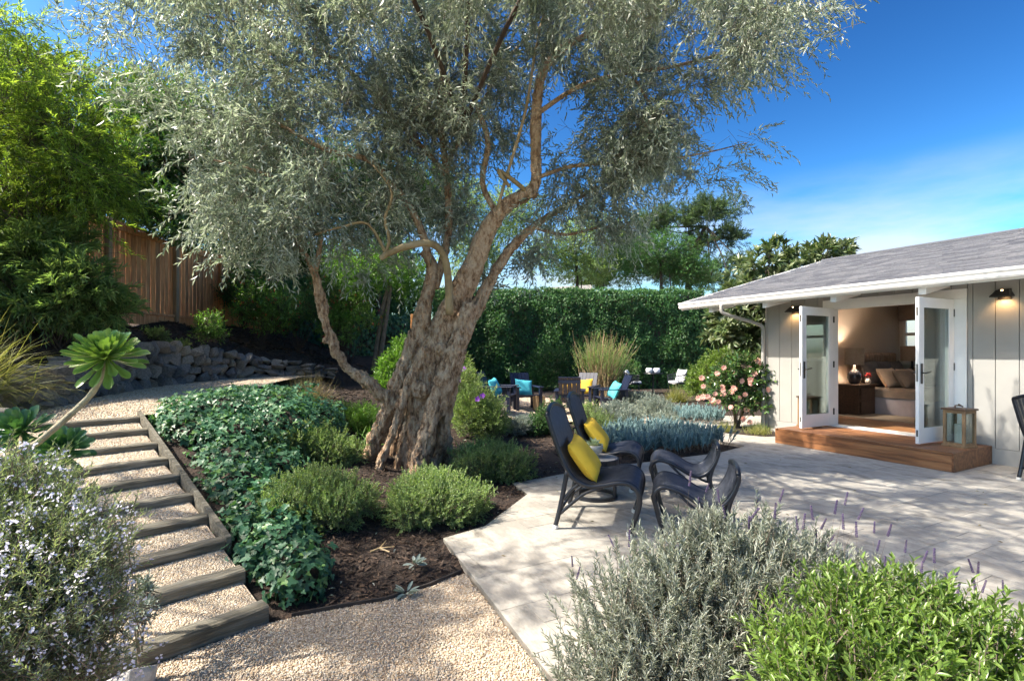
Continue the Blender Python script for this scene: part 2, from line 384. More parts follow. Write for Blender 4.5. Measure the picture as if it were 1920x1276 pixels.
LF['rosemary'] = leaf_mat('rosemary_leaf', [(.16, .21, .115), (.23, .28, .165), (.32, .36, .245), (.19, .235, .145)], .25, .5, None, .35, .25, 4)
LF['loquat'] = leaf_mat('loquat_leaf', [(.055, .095, .035), (.085, .13, .05), (.14, .18, .085), (.22, .25, .15), (.07, .11, .04)], .22, .34, (1.4, 1.5, .8), .5, .3, 1.5)
LF['camellia'] = leaf_mat('camellia_leaf', [(0.031, 0.081, 0.025), (0.049, 0.112, 0.034), (0.077, 0.147, 0.042), (0.126, 0.168, 0.056)], .16, .2, None, .75, .2, 3)
LF['pine'] = leaf_mat('pine_needle', [(0.064, 0.112, 0.061), (0.096, 0.152, 0.080), (0.128, 0.184, 0.104)], .2, .6, None, .3, .35, .35)
LF['grass'] = leaf_mat('grass_blade', [(.16, .18, .055), (.22, .235, .085), (.30, .29, .13), (.13, .17, .05)], .4, .5, (1.5, 1.5, .7), .3, .15)
LF['tangrass'] = leaf_mat('dry_grass_blade', [(.20, .155, .085), (.27, .22, .12), (.15, .15, .06), (.32, .27, .17)], .35, .6, (1.4, 1.3, .8), .3, .15)
LF['succ'] = leaf_mat('aeonium_leaf', [(.14, .25, .055), (.19, .32, .075), (.23, .37, .10)], .22, .28, (1.5, 1.5, .5), .55, .12, 6)
LF['succdark'] = leaf_mat('dark_aeonium_leaf', [(.045, .12, .045), (.07, .165, .06), (.10, .20, .075)], .16, .28, None, .55, .12, 6)
LF['lilac'] = leaf_mat('lilac_petal', [(.62, .62, .80), (.72, .72, .86), (.80, .80, .88), (.64, .60, .80)], .3, .6, (1.1, 1.1, 1.1), .2, .1)
LF['purple'] = leaf_mat('purple_bud', [(.06, .045, .085), (.09, .065, .14), (.12, .09, .17), (.09, .075, .07)], .1, .7, (1, 1, 1), .2, .1)
LF['violet'] = leaf_mat('violet_petal', [(.26, .06, .52), (.34, .10, .62)], .3, .5, (1.1, 1, 1.2), .2, .1)
LF['pinkp'] = leaf_mat('pink_petal', [(.72, .38, .33), (.80, .50, .42), (.84, .60, .52), (.75, .34, .22)], .25, .5, (1.1, 1, 1), .2, .05)
LF['redp'] = leaf_mat('red_petal_small', [(.5, .03, .04), (.6, .08, .07)], .2, .5, (1, 1, 1), .2, .05)
LF['yellowleaf'] = leaf_mat('yellow_leaf', [(.5, .33, .04), (.42, .25, .05)], .3, .5, (1.2, 1, .6), .2, .05)
LF['pup'] = leaf_mat('pale_succulent_leaf', [(.35, .42, .26), (.45, .52, .34)], .2, .4, (1.2, 1.2, .8), .3, .1)

# ---------------------------------------------------------------- foliage helpers
def nrmz(v): return v/np.maximum(np.linalg.norm(v, axis=-1, keepdims=True), 1e-9)
def rand_dir(n): return nrmz(RNG.normal(size=(n, 3)))

T_LEAF = (np.array([[0,0,0],[-.5,.45,.12],[0,1,-.05],[.5,.45,.12]], float), np.array([[0,2,1],[0,3,2]]))
T_LONG = (np.array([[0,0,0],[-.5,.35,.10],[-.4,.7,.0],[0,1,-.12],[.4,.7,.0],[.5,.35,.10],[0,.5,-.02]], float),
          np.array([[0,6,1],[1,6,2],[2,6,3],[3,6,4],[4,6,5],[5,6,0]]))
T_OVAL = (np.array([[0,0,0],[-.38,.25,.06],[-.5,.6,.07],[-.25,.9,.0],[0,1,-.04],[.25,.9,.0],[.5,.6,.07],[.38,.25,.06],[0,.55,-.05]], float),
          np.array([[0,8,1],[1,8,2],[2,8,3],[3,8,4],[4,8,5],[5,8,6],[6,8,7],[7,8,0]]))
T_IVY = (np.array([[0,.08,-.02],[-.30,-.05,.02],[-.52,.28,.06],[-.24,.40,.0],[-.20,.72,.03],[0,1,-.05],[.20,.72,.03],[.24,.40,.0],[.52,.28,.06],[.30,-.05,.02],[0,.45,-.04]], float),
         np.array([[0,10,1],[1,10,2],[2,10,3],[3,10,4],[4,10,5],[5,10,6],[6,10,7],[7,10,8],[8,10,9],[9,10,0]]))
T_NEEDLE = (np.array([[-.5,0,0],[.5,0,0],[0,1,0]], float), np.array([[0,1,2]]))
T_BLADE = (np.array([[-.5,0,0],[.5,0,0],[-.45,.35,.0],[.45,.35,0],[-.3,.7,-.06],[.3,.7,-.06],[0,1,-.2]], float), np.array([[0,1,2],[1,3,2],[2,3,4],[3,5,4],[4,5,6]]))
T_FINGER = (np.array([[-.5,0,-.045],[.5,0,-.045],[0,0,.07],[-.5,.6,-.045],[.5,.6,-.045],[0,.6,.07],[0,1,0]], float),
            np.array([[0,1,4],[0,4,3],[1,2,5],[1,5,4],[2,0,3],[2,3,5],[3,4,6],[4,5,6],[5,3,6]]))

def frame(D, N):
    y = nrmz(D); z = N-(N*y).sum(-1, keepdims=True)*y; z = nrmz(z); x = np.cross(y, z)
    return x, y, z

def cloud(T, P, D, N, Ln, Wd, curl=1.0):
    tV, tF = T
    x, y, z = frame(D, N)
    Ln = np.broadcast_to(Ln, (len(P),)); Wd = np.broadcast_to(Wd, (len(P),))
    V = (P[:, None] + tV[None, :, 0, None]*(x*Wd[:, None])[:, None] + tV[None, :, 1, None]*(y*Ln[:, None])[:, None] + tV[None, :, 2, None]*(z*Ln[:, None]*curl)[:, None])
    F = tF[None]+(np.arange(len(P))*len(tV))[:, None, None]
    return V.reshape(-1, 3), F.reshape(-1, tF.shape[1])

def join(parts):
    Vs, Fs, b = [], [], 0
    for V, F in parts:
        Vs.append(V); Fs.append(F+b); b += len(V)
    return np.concatenate(Vs), np.concatenate(Fs)

def stems(P, D, L, r, droop=0.0, n=3):
    """thin three-sided stems with a droop"""
    parts = []
    x, y, z = frame(D, np.tile([0, 0, 1.], (len(P), 1))+RNG.normal(size=P.shape)*.05)
    ts = np.linspace(0, 1, n)
    ring = []
    L = np.broadcast_to(L, (len(P),))
    for t in ts:
        c = P+D*(L*t)[:, None]; c = c-np.array([0, 0, 1.])*(droop*L*t*t)[:, None]
        rr = r*(1-.75*t)
        for k in range(3):
            q = 2*PI*k/3; ring.append(c+(x*math.cos(q)+z*math.sin(q))*rr)
    V = np.stack(ring, 1)
    f = []
    for i in range(n-1):
        for k in range(3):
            a = i*3+k; b = i*3+(k+1) % 3; f += [[a, b, b+3], [a, b+3, a+3]]
    f = np.array(f)
    F = f[None]+(np.arange(len(P))*n*3)[:, None, None]
    return V.reshape(-1, 3), F.reshape(-1, 3)

def blob_points(blobs, n, shell=.5, lump=.16, zmin=None, clumps=0, cs=.15):
    if clumps:
        C, CO = blob_points(blobs, clumps, shell, lump, zmin); j = RNG.integers(0, len(C), n)
        sz = cs*(.6+.8*RNG.random(len(C)))[j]
        P = C[j]+RNG.normal(size=(n, 3))*sz[:, None]*np.array([1, 1, .8]); O = nrmz(CO[j]*.8+(P-C[j])/sz[:, None]*.5)
        return P, O
    B = np.array(blobs, float); wgt = (B[:, 3]*B[:, 4]+B[:, 3]*B[:, 5]+B[:, 4]*B[:, 5]); wgt /= wgt.sum()
    i = RNG.choice(len(B), n, p=wgt); d = rand_dir(n)
    rf = 1-shell*RNG.random(n)**1.6
    ph = np.sin(d[:, 0]*5.1+i*1.7)*np.sin(d[:, 1]*4.7+i*2.3)+np.sin(d[:, 2]*6.3+i)*np.sin(d[:, 0]*7.7-i)
    rf *= 1+lump*ph+RNG.normal(size=n)*.05
    P = B[i, :3]+d*B[i, 3:6]*rf[:, None]
    O = nrmz(d/B[i, 3:6])
    if zmin is not None:
        zz = zmin(P[:, 0], P[:, 1]) if callable(zmin) else zmin
        ok = P[:, 2] > zz; P, O = P[ok], O[ok]
    return P, O

def sprig_leaves(P, D, L, n, ln, wd, ang=.9, droop=0., up=.6, tip=True, jit=.25, t0=.1):
    """n leaves spiralling along each sprig"""
    m = len(P); L = np.broadcast_to(L, (m,))
    x, y, z = frame(D, rand_dir(m))
    ps, ds, ns, ls = [], [], [], []
    ph0 = RNG.random(m)*6.28
    for k in range(n):
        t = t0+(1-t0)*(k+.5*RNG.random(m))/n
        c = P+D*(L*t)[:, None]-np.array([0, 0, 1.])*(droop*L*t*t)[:, None]
        q = ph0+k*2.4
        side = x*np.cos(q)[:, None]+z*np.sin(q)[:, None]
        tang = nrmz(D-np.array([0, 0, 2.])*(droop*t)[:, None])
        a = ang*(1.0-.45*t) if tip else ang
        a = np.broadcast_to(a, (m,))+RNG.normal(size=m)*jit*.6
        d = nrmz(tang*np.cos(a)[:, None]+side*np.sin(a)[:, None]+RNG.normal(size=(m, 3))*jit*.3)
        nn = tang*.6+np.array([0, 0, up])+RNG.normal(size=(m, 3))*jit
        ps.append(c); ds.append(d); ns.append(nn); ls.append(ln*(.75+.5*RNG.random(m)))
    P2 = np.concatenate(ps); D2 = np.concatenate(ds); N2 = np.concatenate(ns); L2 = np.concatenate(ls)
    return P2, D2, N2, L2, L2*(wd/ln)

def sprig_dir(O, out=.8, up=.5, jit=.45): return nrmz(O*out+np.array([0, 0, up])+RNG.normal(size=O.shape)*jit)

def plant(name, label, cat, blobs, leafm, n, L=.18, nl=8, ln=.035, wd=.014, T=T_LEAF, ang=.9, droop=0., out=.8, up=.5, jit=.35, shell=.6, lump=.16,
          stem=.003, stemm=None, zmin=None, group=None, base=None, part='foliage', parts=0, core=None):
    """a leafy plant as a thing: stems + foliage (the nearest leaves as parts when parts > 0)"""
    B = np.array(blobs, float)
    if base is None:
        base = (B[:, 0].mean(), B[:, 1].mean(), max(-.03, (B[:, 2]-B[:, 5]).min()))
    r = root(name, base, label, cat, group)
    P, O = blob_points(blobs, n, shell, lump, zmin)
    D = sprig_dir(O, out, up, jit); LL = L*(.6+.8*RNG.random(len(P)))
    P0 = P-D*(LL*.55)[:, None]
    lp, ld, lnn, ll, lw = sprig_leaves(P0, D, LL, nl, ln, wd, ang, droop)
    fill(r, part, T, lp, ld, lnn, ll, lw, leafm, parts)
    sv = stems(P0-D*(LL*.5)[:, None], D, LL*1.5, stem, droop*.6)
    # main stems from the base to the blobs
    mb = MB()
    for b in B[:14]:
        for k in range(4):
            e = b[:3]+RNG.normal(size=3)*b[3:6]*.45
            s0 = np.array(base)+np.array([RNG.normal()*.05*b[3], RNG.normal()*.05*b[4], 0])
            e[2] = max(e[2], base[2]+.02)
            mid = (s0+e)/2+RNG.normal(size=3)*.06*b[3]; mid[2] = max(mid[2], base[2]+.01)
            mb.tube([s0, mid, e], [max(.004, b[3]*.014), max(.003, b[3]*.009), .002], 5, cap=False)
    mv = np.array(mb.V); mf = np.array([q for f in mb.F for q in ((f[0], f[1], f[2]), (f[0], f[2], f[3]))])
    V, F = join([sv, (mv, mf)])
    mk('stems', V, F, stemm or M['twig'], r)
    return r

def fill(r, part, T, P, D, N, Ln, Wd, m, parts=0, leafname='leaf'):
    """nearest `parts` leaves as single objects, the rest as one foliage mesh"""
    if parts:
        dist = np.linalg.norm(P-np.array([0, 0, EYE]), axis=1)-RNG.random(len(P))*.05
        # prefer what the camera side shows: near and facing up/out
        x = P[:, 0]/np.maximum(P[:, 1], .1); yv = (P[:, 2]-EYE)/np.maximum(P[:, 1], .1)
        vis = (np.abs(x) < 1.0) & (yv > -.64) & (yv < .69)
        dist = np.where(vis, dist, dist+50)
        # the leaf nearest the camera in each direction cell is the one that shows
        cell = np.round(x*150).astype(int)*100000+np.round(yv*150).astype(int)
        order = np.argsort(dist); seen = set(); first = []
        for i in order:
            c = cell[i]
            if c in seen or not vis[i]: continue
            seen.add(c); first.append(i)
        first = np.array(first, int)
        app = Ln[first]/dist[first]
        sel = first[np.argsort(-app)][:parts]
        me = mesh_from(leafname, T[0], T[1], m)
        x_, y_, z_ = frame(D[sel], N[sel]); off = np.array(woff(r))
        for j, i in enumerate(sel):
            o = bpy.data.objects.new(leafname, me); COL.objects.link(o); o.parent = r
            Mx = Matrix.Identity(4)
            for a in range(3):
                Mx[a][0] = x_[j, a]*Wd[i]; Mx[a][1] = y_[j, a]*Ln[i]; Mx[a][2] = z_[j, a]*Ln[i]; Mx[a][3] = P[i, a]-off[a]
            o.matrix_local = Mx
        keep = np.ones(len(P), bool); keep[sel] = False
        P, D, N, Ln, Wd = P[keep], D[keep], N[keep], Ln[keep], Wd[keep]
    V, F = cloud(T, P, D, N, Ln, Wd)
    o = mk(part, V, F, m, r); o['kind'] = 'stuff'
    return o
# ================================================================ GROUND
E_UP = np.array([-.727, .687]); A_LEFT = np.array([-.687, -.727])       # up the stairs / across them, to the left
R0 = np.array([-1.41, 2.97]); RUN = .366; RISE = .088; NSTEP = 10
def step_right(i): return R0+E_UP*RUN*i
def step_z(i): return (.09 if i > .5 else .072)+RISE*i
def path_z(y): return .875+.03*(y-5.2)

low = []
for X in (.6, 2, 3.5, 5, 7, 10):
    for Y in (-2, 1, 3, 5, 7, 9, 11.5): low.append((X, Y, -.05))
low += [(-.55,4.2,-.03),(-.2,4.7,-.03),(.1,5.6,-.03),(-.1,6.1,-.02),(.2,6.6,-.02),(.3,7.6,-.02),(.2,9,0),(1,13,0),(3,14,0),(5,18,0),(8,19,0),(0,20,.1),(3,22,.05),(14,20,0),(14,5,-.05)]
low += [(-1,3,-.05),(-.5,3,-.05),(-1,2,-.05),(0,2,-.05),(-1.3,2.55,-.05),(-2.0,1.6,-.02),(-1.5,.5,-.05),(0,0,-.05),(-.9,3.5,-.03),(-1.1,3.25,-.03)]
low += [(-.9,4.2,-.01),(-1.3,5,.05),(-1.2,6.2,.08),(-1.0,7.5,.12),(-.35,7,.02),(-.5,9,.08),(-2.0,6,.2),(-1.9,7.5,.25)]
for i in range(NSTEP):
    a = step_right(i); z = step_z(i)
    low.append((*(a+A_LEFT*.3), z-.2)); low.append((*(a+A_LEFT*.9), z-.2))
    low.append((*(a-A_LEFT*.18), z-.12)); low.append((*(a-A_LEFT*.75), max(-.03, z*.55-.08))); low.append((*(a+A_LEFT*1.6), z+.03))
for (X, Y) in ((-4.4,5.1),(-4.9,5.8),(-5.3,6.6),(-4.3,6.0),(-5.4,7.5),(-4.8,8.0),(-5.4,8.6),(-5.0,9.3),(-5.3,9.9)): low.append((X, Y, path_z(Y)-.035))
low += [(-3.4,7.2,.75),(-2.9,8.0,.6),(-2.1,8.6,.38),(-4.0,9.5,.85),(-3,11,.75),(-1.5,11,.25),(-4,13,1.1),(-2,14,.5),(-6,14,1.6),(-4,18,1.0),(-1,17,.15),(-3.3,6.3,.72),(-4.4,10.6,.95)]
LOW = np.array(low)
up = []
WALL = [(-5.2,4.75,.86,1.06),(-5.35,5.3,.88,1.22),(-5.55,6.0,.9,1.32),(-5.75,6.7,.92,1.42),(-5.9,7.4,.94,1.58),(-6.0,8.2,.96,1.66),(-5.95,9.1,.99,1.64),(-5.7,9.9,1.01,1.52),(-5.2,10.5,1.02,1.38),(-4.6,10.9,1.03,1.27),(-3.9,11.1,1.0,1.14)]
for x, y, z0, z1 in WALL: up.append((x-.1, y, z1-.07))
for y in (3, 5, 7, 9, 11, 13, 15): up.append((-7.4, y, 2.18)); up.append((-8.5, y, 2.45)); up.append((-12, y, 3.0))
up += [(-6.6,7,1.8),(-6.8,9,1.95),(-6.6,11,1.85),(-5.6,12,1.6),(-4.2,12.2,1.25),(-3.2,13,.9),(-5,16,1.4),(-6.3,5.2,1.65),(-5.7,4.3,1.2),(-6.6,3.5,1.75),(-7.4,2,2.1),(-5.6,3.0,1.1)]
UP = np.array(up)
UPPOLY = [(-5.0,4.2)]+[(x, y) for x, y, _, _ in WALL]+[(-3.2,13),(-5,24),(-60,24),(-60,2.2),(-6.2,2.2)]

def idw(C, x, y, p=3.2):
    x = np.asarray(x, float); y = np.asarray(y, float)
    d = (x[..., None]-C[:, 0])**2+(y[..., None]-C[:, 1])**2+.012
    wgt = d**(-p/2); return (wgt*C[:, 2]).sum(-1)/wgt.sum(-1)
def ground_z(x, y):
    x = np.atleast_1d(np.asarray(x, float)); y = np.atleast_1d(np.asarray(y, float))
    z = np.where(inpoly(x, y, UPPOLY), idw(UP, x, y), idw(LOW, x, y))
    return np.where(inpoly(x, y, FLATP), np.minimum(z, -.055), z)
FLATP = [(.75,6.35),(.1,5.95),(.27,5.55),(-.14,4.5),(-.45,4.2),(-.38,3.72),(-.7,3.4),(-1.15,3.05),(-1.5,2.8),(-2.2,1.7),(-2.2,-3),(14,-3),(14,9),(7.4,12.4),(3.1,12.2),(2.5,11.1),(3.2,10.6),(3.35,9.7),(3.95,8.4),(3.2,7.75),(1.0,6.6)]
def gz(x, y): return float(ground_z(x, y)[0])

xs = np.concatenate([[-900,-300,-100,-40,-20,-14], np.arange(-10, 6.01, .11), [8,11,15,22,40,100,300,900]])
ys = np.concatenate([[-300,-60,-15,-4,-1], np.arange(0, 16.01, .11), [17,18.5,20,22,25,30,45,90,300,900]])
GX, GY = np.meshgrid(xs, ys)
GZ = np.concatenate([ground_z(GX[i], GY[i])[None] for i in range(len(ys))])
near = (GX > -10) & (GX < 6) & (GY > 0) & (GY < 16)
GZ = GZ+np.where(near & (GX < .3), RNG.normal(size=GZ.shape)*.008, 0)
nx = len(xs); idx = np.arange(len(ys)*nx).reshape(len(ys), nx)
Fg = np.stack([idx[:-1, :-1].ravel(), idx[:-1, 1:].ravel(), idx[1:, 1:].ravel(), idx[1:, :-1].ravel()], 1)
gro = tag(mk('ground', np.stack([GX.ravel(), GY.ravel(), GZ.ravel()], 1), Fg, M['soil'], keep=True, smooth=True), kind='structure')
gro.data.materials.append(M['dry_ground'])
cxf = .25*(GX[:-1, :-1]+GX[1:, 1:]+GX[:-1, 1:]+GX[1:, :-1]).ravel(); cyf = .25*(GY[:-1, :-1]+GY[1:, 1:]+GY[:-1, 1:]+GY[1:, :-1]).ravel()
gro.data.polygons.foreach_set('material_index', ((cxf < -10) | (cxf > 9) | (cyf > 24) | (cyf < .5)).astype(np.int32))

# ---------------------------------------------------------------- patio
HU = np.array([-.473, .881]); HV = np.array([.881, .473]); HP = np.array([6.64, 7.11])     # along the house front / into the house
def Hxy(s, wv): return HP+HU*s+HV*wv
def H(s, wv, z): p = Hxy(s, wv); return (p[0], p[1], z)
PATIO = [(.64,6.49),(0,6.04),(.17,5.58),(-.24,4.55),(-.57,4.25),(.2,2.4),(.45,1.8),(.1,.4),(-.6,-1),(-.6,-7),(11,-7),tuple(Hxy(-6,.0)),tuple(Hxy(3.42,.0)),tuple(Hxy(3.42,1.5)),(7.6,12.6),(3.0,12.3),(2.35,11.1),(3.1,10.5),(3.25,9.7),(3.85,8.45),(3.19,7.87),(.98,6.73)]
def flat(name, poly, z, m, parent=None, thick=.03):
    mb = MB().prism(poly, z-thick, z); return mb.build(name, m, parent, keep=parent is None)
pat = flat('patio', PATIO, -.005, M['grout'], thick=.045); tag(pat, kind='structure')
U = .235
occ = set(); rects = []
rng2 = random.Random(5)
gi = range(-40, 46)
for j in gi:
    for i in gi:
        if (i, j) in occ: continue
        opts = [(3,2),(2,3),(2,2),(2,2),(2,1),(1,1),(3,2)]
        rng2.shuffle(opts); opts += [(1, 1)]
        for a, b in opts:
            cells = [(i+p, j+q) for p in range(a) for q in range(b)]
            if all(c not in occ for c in cells):
                occ.update(cells); rects.append((i, j, a, b)); break
tiles = []
org = np.array([.2, 2.4])
for i, j, a, b in rects:
    c = org+HV*U*(i+a/2)+HU*U*(j+b/2)
    if c[1] < -6.5 or c[1] > 13 or c[0] < -1.5 or c[0] > 11: continue
    P = clip_rect(PATIO, c, HV, HU, U*a/2-.002, U*b/2-.002)
    if P and area(P) > .004: tiles.append((np.linalg.norm(c), P))
tiles.sort(key=lambda t: t[0] if abs((np.mean([p[0] for p in t[1]]))/max(.1, np.mean([p[1] for p in t[1]]))) < 1.05 and np.mean([p[1] for p in t[1]]) > 1.9 else 50+t[0])
rest = MB()
for k, (d, P) in enumerate(tiles):
    mb = MB() if k < 300 else rest
    mb.prism([tuple(p) for p in P], -.03, RNG.normal()*.0008)
    if k < 300: mb.build('paver', M['patio'], pat)
if rest.V: rest.build('pavers_beyond', M['patio'], pat)['kind'] = 'stuff'
# mulch bed of the camellia lies on the patio
CAMBED = [(3.95,10.3),(4.1,9.75),(4.6,9.35),(5.15,9.45),tuple(Hxy(3.35,-.05)),(4.85,10.55),(4.4,10.75)]
tag(flat('camellia_bed', CAMBED, .012, M['soil'], thick=.02), kind='structure')

# ---------------------------------------------------------------- gravel areas
FRONT = [(-.57,4.25-.92),(-.30,3.55),(.17,2.42),(.4,1.75),(.2,.6),(-2.2,.6),(-2.25,2.0),(-1.41,2.95),(-1.18,3.16),(-.9,3.2)]
FRONT = [(-.33,3.62),(.185,2.4),(.43,1.78),(.1,.4),(-.61,-1.0),(-.61,-7),(-5,-7),(-3.5,-1),(-2.3,.6),(-2.25,2.05),(-1.44,2.93),(-1.2,3.08),(-.85,3.23),(-.55,3.45)]
gf = flat('gravel_path', FRONT, -.022, M['gravel_bed'], thick=.02); tag(gf, kind='structure')
LAND = [tuple(step_right(9)+E_UP*.1), (-3.55,5.75),(-3.6,6.5),(-4.0,7.4),(-4.2,8.6),(-4.3,9.6),(-4.3,10.6)]+[(x+.05, y) for x, y, _, _ in WALL[::-1][1:]]+[tuple(step_right(9)+A_LEFT*1.2+E_UP*.1)]
def sheet(name, poly, zf, m):
    xs_ = np.arange(min(p[0] for p in poly)-.3, max(p[0] for p in poly)+.3, .15); ys_ = np.arange(min(p[1] for p in poly)-.3, max(p[1] for p in poly)+.3, .15)
    V = []; F = []
    X, Y = np.meshgrid(xs_, ys_); ii = np.arange(X.size).reshape(X.shape)
    ok = inpoly(X[:-1, :-1]+.075, Y[:-1, :-1]+.075, poly)
    F = np.stack([ii[:-1, :-1][ok], ii[:-1, 1:][ok], ii[1:, 1:][ok], ii[1:, :-1][ok]], 1)
    return tag(mk(name, np.stack([X.ravel(), Y.ravel(), zf(X.ravel(), Y.ravel())], 1), F, m, keep=True), kind='structure')
sheet('gravel_landing', LAND, lambda x, y: path_z(y), M['gravel_bed'])
fire = [(1.25+2.6*math.cos(a), 13.3+2.1*math.sin(a)) for a in np.linspace(0, 2*PI, 24, endpoint=False)]
sheet('gravel_terrace', fire+[], lambda x, y: np.maximum(ground_z(x, y)+.02, .02), M['gravel_bed'])
sheet('gravel_walk', [(2.4,12.6),(3.4,11.2),(2.9,10.4),(2.1,10.2),(1.4,11.2),(1.5,12.4)], lambda x, y: np.maximum(ground_z(x, y)+.025, .025), M['gravel_bed'])

# ================================================================ STEPS
st = root('garden_steps', (*R0, 0), 'wide garden steps of dark weathered timbers filled with tan gravel', 'steps')
for i in range(NSTEP):
    a = step_right(i); z = step_z(i); wd = 1.18+RNG.random()*.08
    Mx = Matrix(((A_LEFT[0], E_UP[0], 0, a[0]), (A_LEFT[1], E_UP[1], 0, a[1]), (0, 0, 1, 0), (0, 0, 0, 1))) @ Matrix.Rotation(math.radians(RNG.normal()*1.1), 4, 'Z')
    mb = MB(Mx); n = 9
    V = []; F = []
    for k in range(n+1):
        xk = wd*k/n; dz = RNG.normal()*.003; dy = RNG.normal()*.003; c = .010
        V += [(xk,0+dy,z-.17),(xk,dy,z-c+dz),(xk,c+dy,z+dz),(xk,.105,z+dz+RNG.normal()*.003),(xk,.115+dy,z-c+dz),(xk,.115+dy,z-.17)]
    for k in range(n):
        for q in range(6): F.append((k*6+q, k*6+(q+1) % 6, k*6+6+(q+1) % 6, k*6+6+q))
    F += [tuple(range(6)), tuple(range(n*6+5, n*6-1, -1))]
    mb.add(V, F); mb.build('timber', M['timber'], st)
    if i < NSTEP-1:
        g = MB(Mx); g.add([(.02,.114,z-.1),(wd-.02,.114,z-.1),(wd-.02,RUN+.004,z-.1),(.02,RUN+.004,z-.1),(.02,.114,z-.012),(wd-.02,.114,z-.012),(wd-.02,RUN+.004,z+.030),(.02,RUN+.004,z+.030)], [(0,3,2,1),(4,5,6,7),(0,1,5,4),(1,2,6,5),(2,3,7,6),(3,0,4,7)]); g.build('gravel_tread', M['gravel_bed'], st)
# side board that runs down the right edge
a = step_right(9.35); b = step_right(2.0); off = -A_LEFT*.028
mb = MB()
pa = [(*(a-A_LEFT*.005), step_z(9.35)-.20),(*(a-A_LEFT*.005), step_z(9.35)+.02),(*(a-A_LEFT*.038), step_z(9.35)+.02),(*(a-A_LEFT*.038), step_z(9.35)-.2)]
pb = [(*(b-A_LEFT*.005), step_z(2.0)-.20),(*(b-A_LEFT*.005), step_z(2.0)+.02),(*(b-A_LEFT*.038), step_z(2.0)+.02),(*(b-A_LEFT*.038), step_z(2.0)-.2)]
mb.add(pa+pb, [(0,1,2,3),(7,6,5,4),(0,4,5,1),(1,5,6,2),(2,6,7,3),(3,7,4,0)]); mb.build('side_board', M['timber'], st)

# pebbles: real stones over every gravel area, coarser with distance
T_PEB = (np.array([[1,0,0],[-1,0,0],[0,1,0],[0,-1,0],[0,0,1],[0,0,-1]], float), np.array([[0,2,4],[2,1,4],[1,3,4],[3,0,4],[2,0,5],[1,2,5],[3,1,5],[0,3,5]]))
def pebbles(P, r):
    n = len(P); x, y, z = frame(rand_dir(n), rand_dir(n)); sc = r[:, None]*(.65+.7*RNG.random((n, 3)))
    tV, tF = T_PEB
    Mx = x[:, None]*sc[:, None, 0:1]*tV[None, :, 0, None]+y[:, None]*sc[:, None, 1:2]*tV[None, :, 1, None]+z[:, None]*sc[:, None, 2:3]*tV[None, :, 2, None]
    Mx[:, :, 2] *= .75
    return (P[:, None]+Mx).reshape(-1, 3), (tF[None]+(np.arange(n)*6)[:, None, None]).reshape(-1, 3)
def scatter(poly, n):
    lo = np.min(poly, 0); hi = np.max(poly, 0); q = lo+RNG.random((n, 2))*(hi-lo); return q[inpoly(q[:, 0], q[:, 1], poly)]
q = scatter([(-.33,3.62),(.185,2.4),(.43,1.78),(-2.3,1.78),(-2.25,2.05),(-1.44,2.93),(-1.2,3.08),(-.85,3.23),(-.55,3.45)], 60000)
Pp = [np.column_stack([q, np.full(len(q), -.019)])]; Rr = [.0045+RNG.random(len(q))*.004]
for i in range(NSTEP-1):
    a = step_right(i); n = int(9000*(1-.055*i)); s_, t_ = .03+RNG.random(n)*1.15, .118+RNG.random(n)*(RUN-.118)
    q = a+A_LEFT*s_[:, None]+E_UP*t_[:, None]; Pp.append(np.column_stack([q, step_z(i)-.012+.042*(t_-.118)/(RUN-.118)])); Rr.append(.0045+RNG.random(n)*(.004+.0004*i))
q = scatter(LAND, 52000); Pp.append(np.column_stack([q, path_z(q[:, 1])+.003])); Rr.append(.007+RNG.random(len(q))*.007)
pv, pf = pebbles(np.concatenate(Pp), np.concatenate(Rr))
tag(mk('gravel', pv, pf, M['pebble'], keep=True), kind='stuff')
q = scatter(fire, 9000); zz = np.maximum(ground_z(q[:, 0], q[:, 1])+.02, .02)
pv, pf = pebbles(np.column_stack([q, zz]), .012+RNG.random(len(q))*.01)
tag(mk('terrace_gravel', pv, pf, M['pebble'], keep=True), kind='stuff')

# bark mulch over the soil
def chips(q, ln, lift=.012):
    n = len(q); z = ground_z(q[:, 0], q[:, 1])+lift*RNG.random(n)
    a = RNG.random(n)*6.28; D = np.column_stack([np.cos(a), np.sin(a), RNG.normal(size=n)*.25]); N = np.column_stack([RNG.normal(size=(n, 2))*.5, np.ones(n)])
    T = (np.array([[-.5,0,0],[.5,.05,0],[.45,1,.05],[-.4,.9,-.05]], float), np.array([[0,1,2],[0,2,3]]))
    L = ln*(.5+RNG.random(n)); return cloud(T, np.column_stack([q, z]), D, N, L, L*(.14+.2*RNG.random(n)))
BED = [(-.6,4.2),(-.22,4.6),(.17,5.55),(0,6.06),(.62,6.5),(.9,6.75),(.4,7.8),(.2,9.5),(-1.2,10.5),(-2.8,9.0),(-3.2,7.4),(-2.4,5.6),(-1.9,4.6),(-1.35,3.7),(-1.15,3.12),(-.85,3.25),(-.35,3.66)]
q = scatter(BED, 60000); keepm = RNG.random(len(q)) < np.clip(6.5/(q[:, 1]**1.2), .12, 1); q = q[keepm]
c1 = chips(q, .035)
q = scatter([(-7.4,4.5),(-6.1,6.2),(-6.1,8.5),(-5.6,10.2),(-3.8,11.4),(-3.2,13),(-5.5,15),(-7.4,14)], 26000); c2 = chips(q, .06, .02)
q = scatter([(.9,6.8),(3.2,7.9),(3.8,8.4),(3.2,9.8),(1,11),(0,10)], 6000); c3 = chips(q, .05)
q = scatter([(-3,7.4),(-2.2,8),(-1,11),(-4,11)], 6000); c4 = chips(q, .05)
V, F = join([c1, c2, c3, c4]); tag(mk('bark_mulch', V, F, M['chip'], keep=True), kind='stuff')

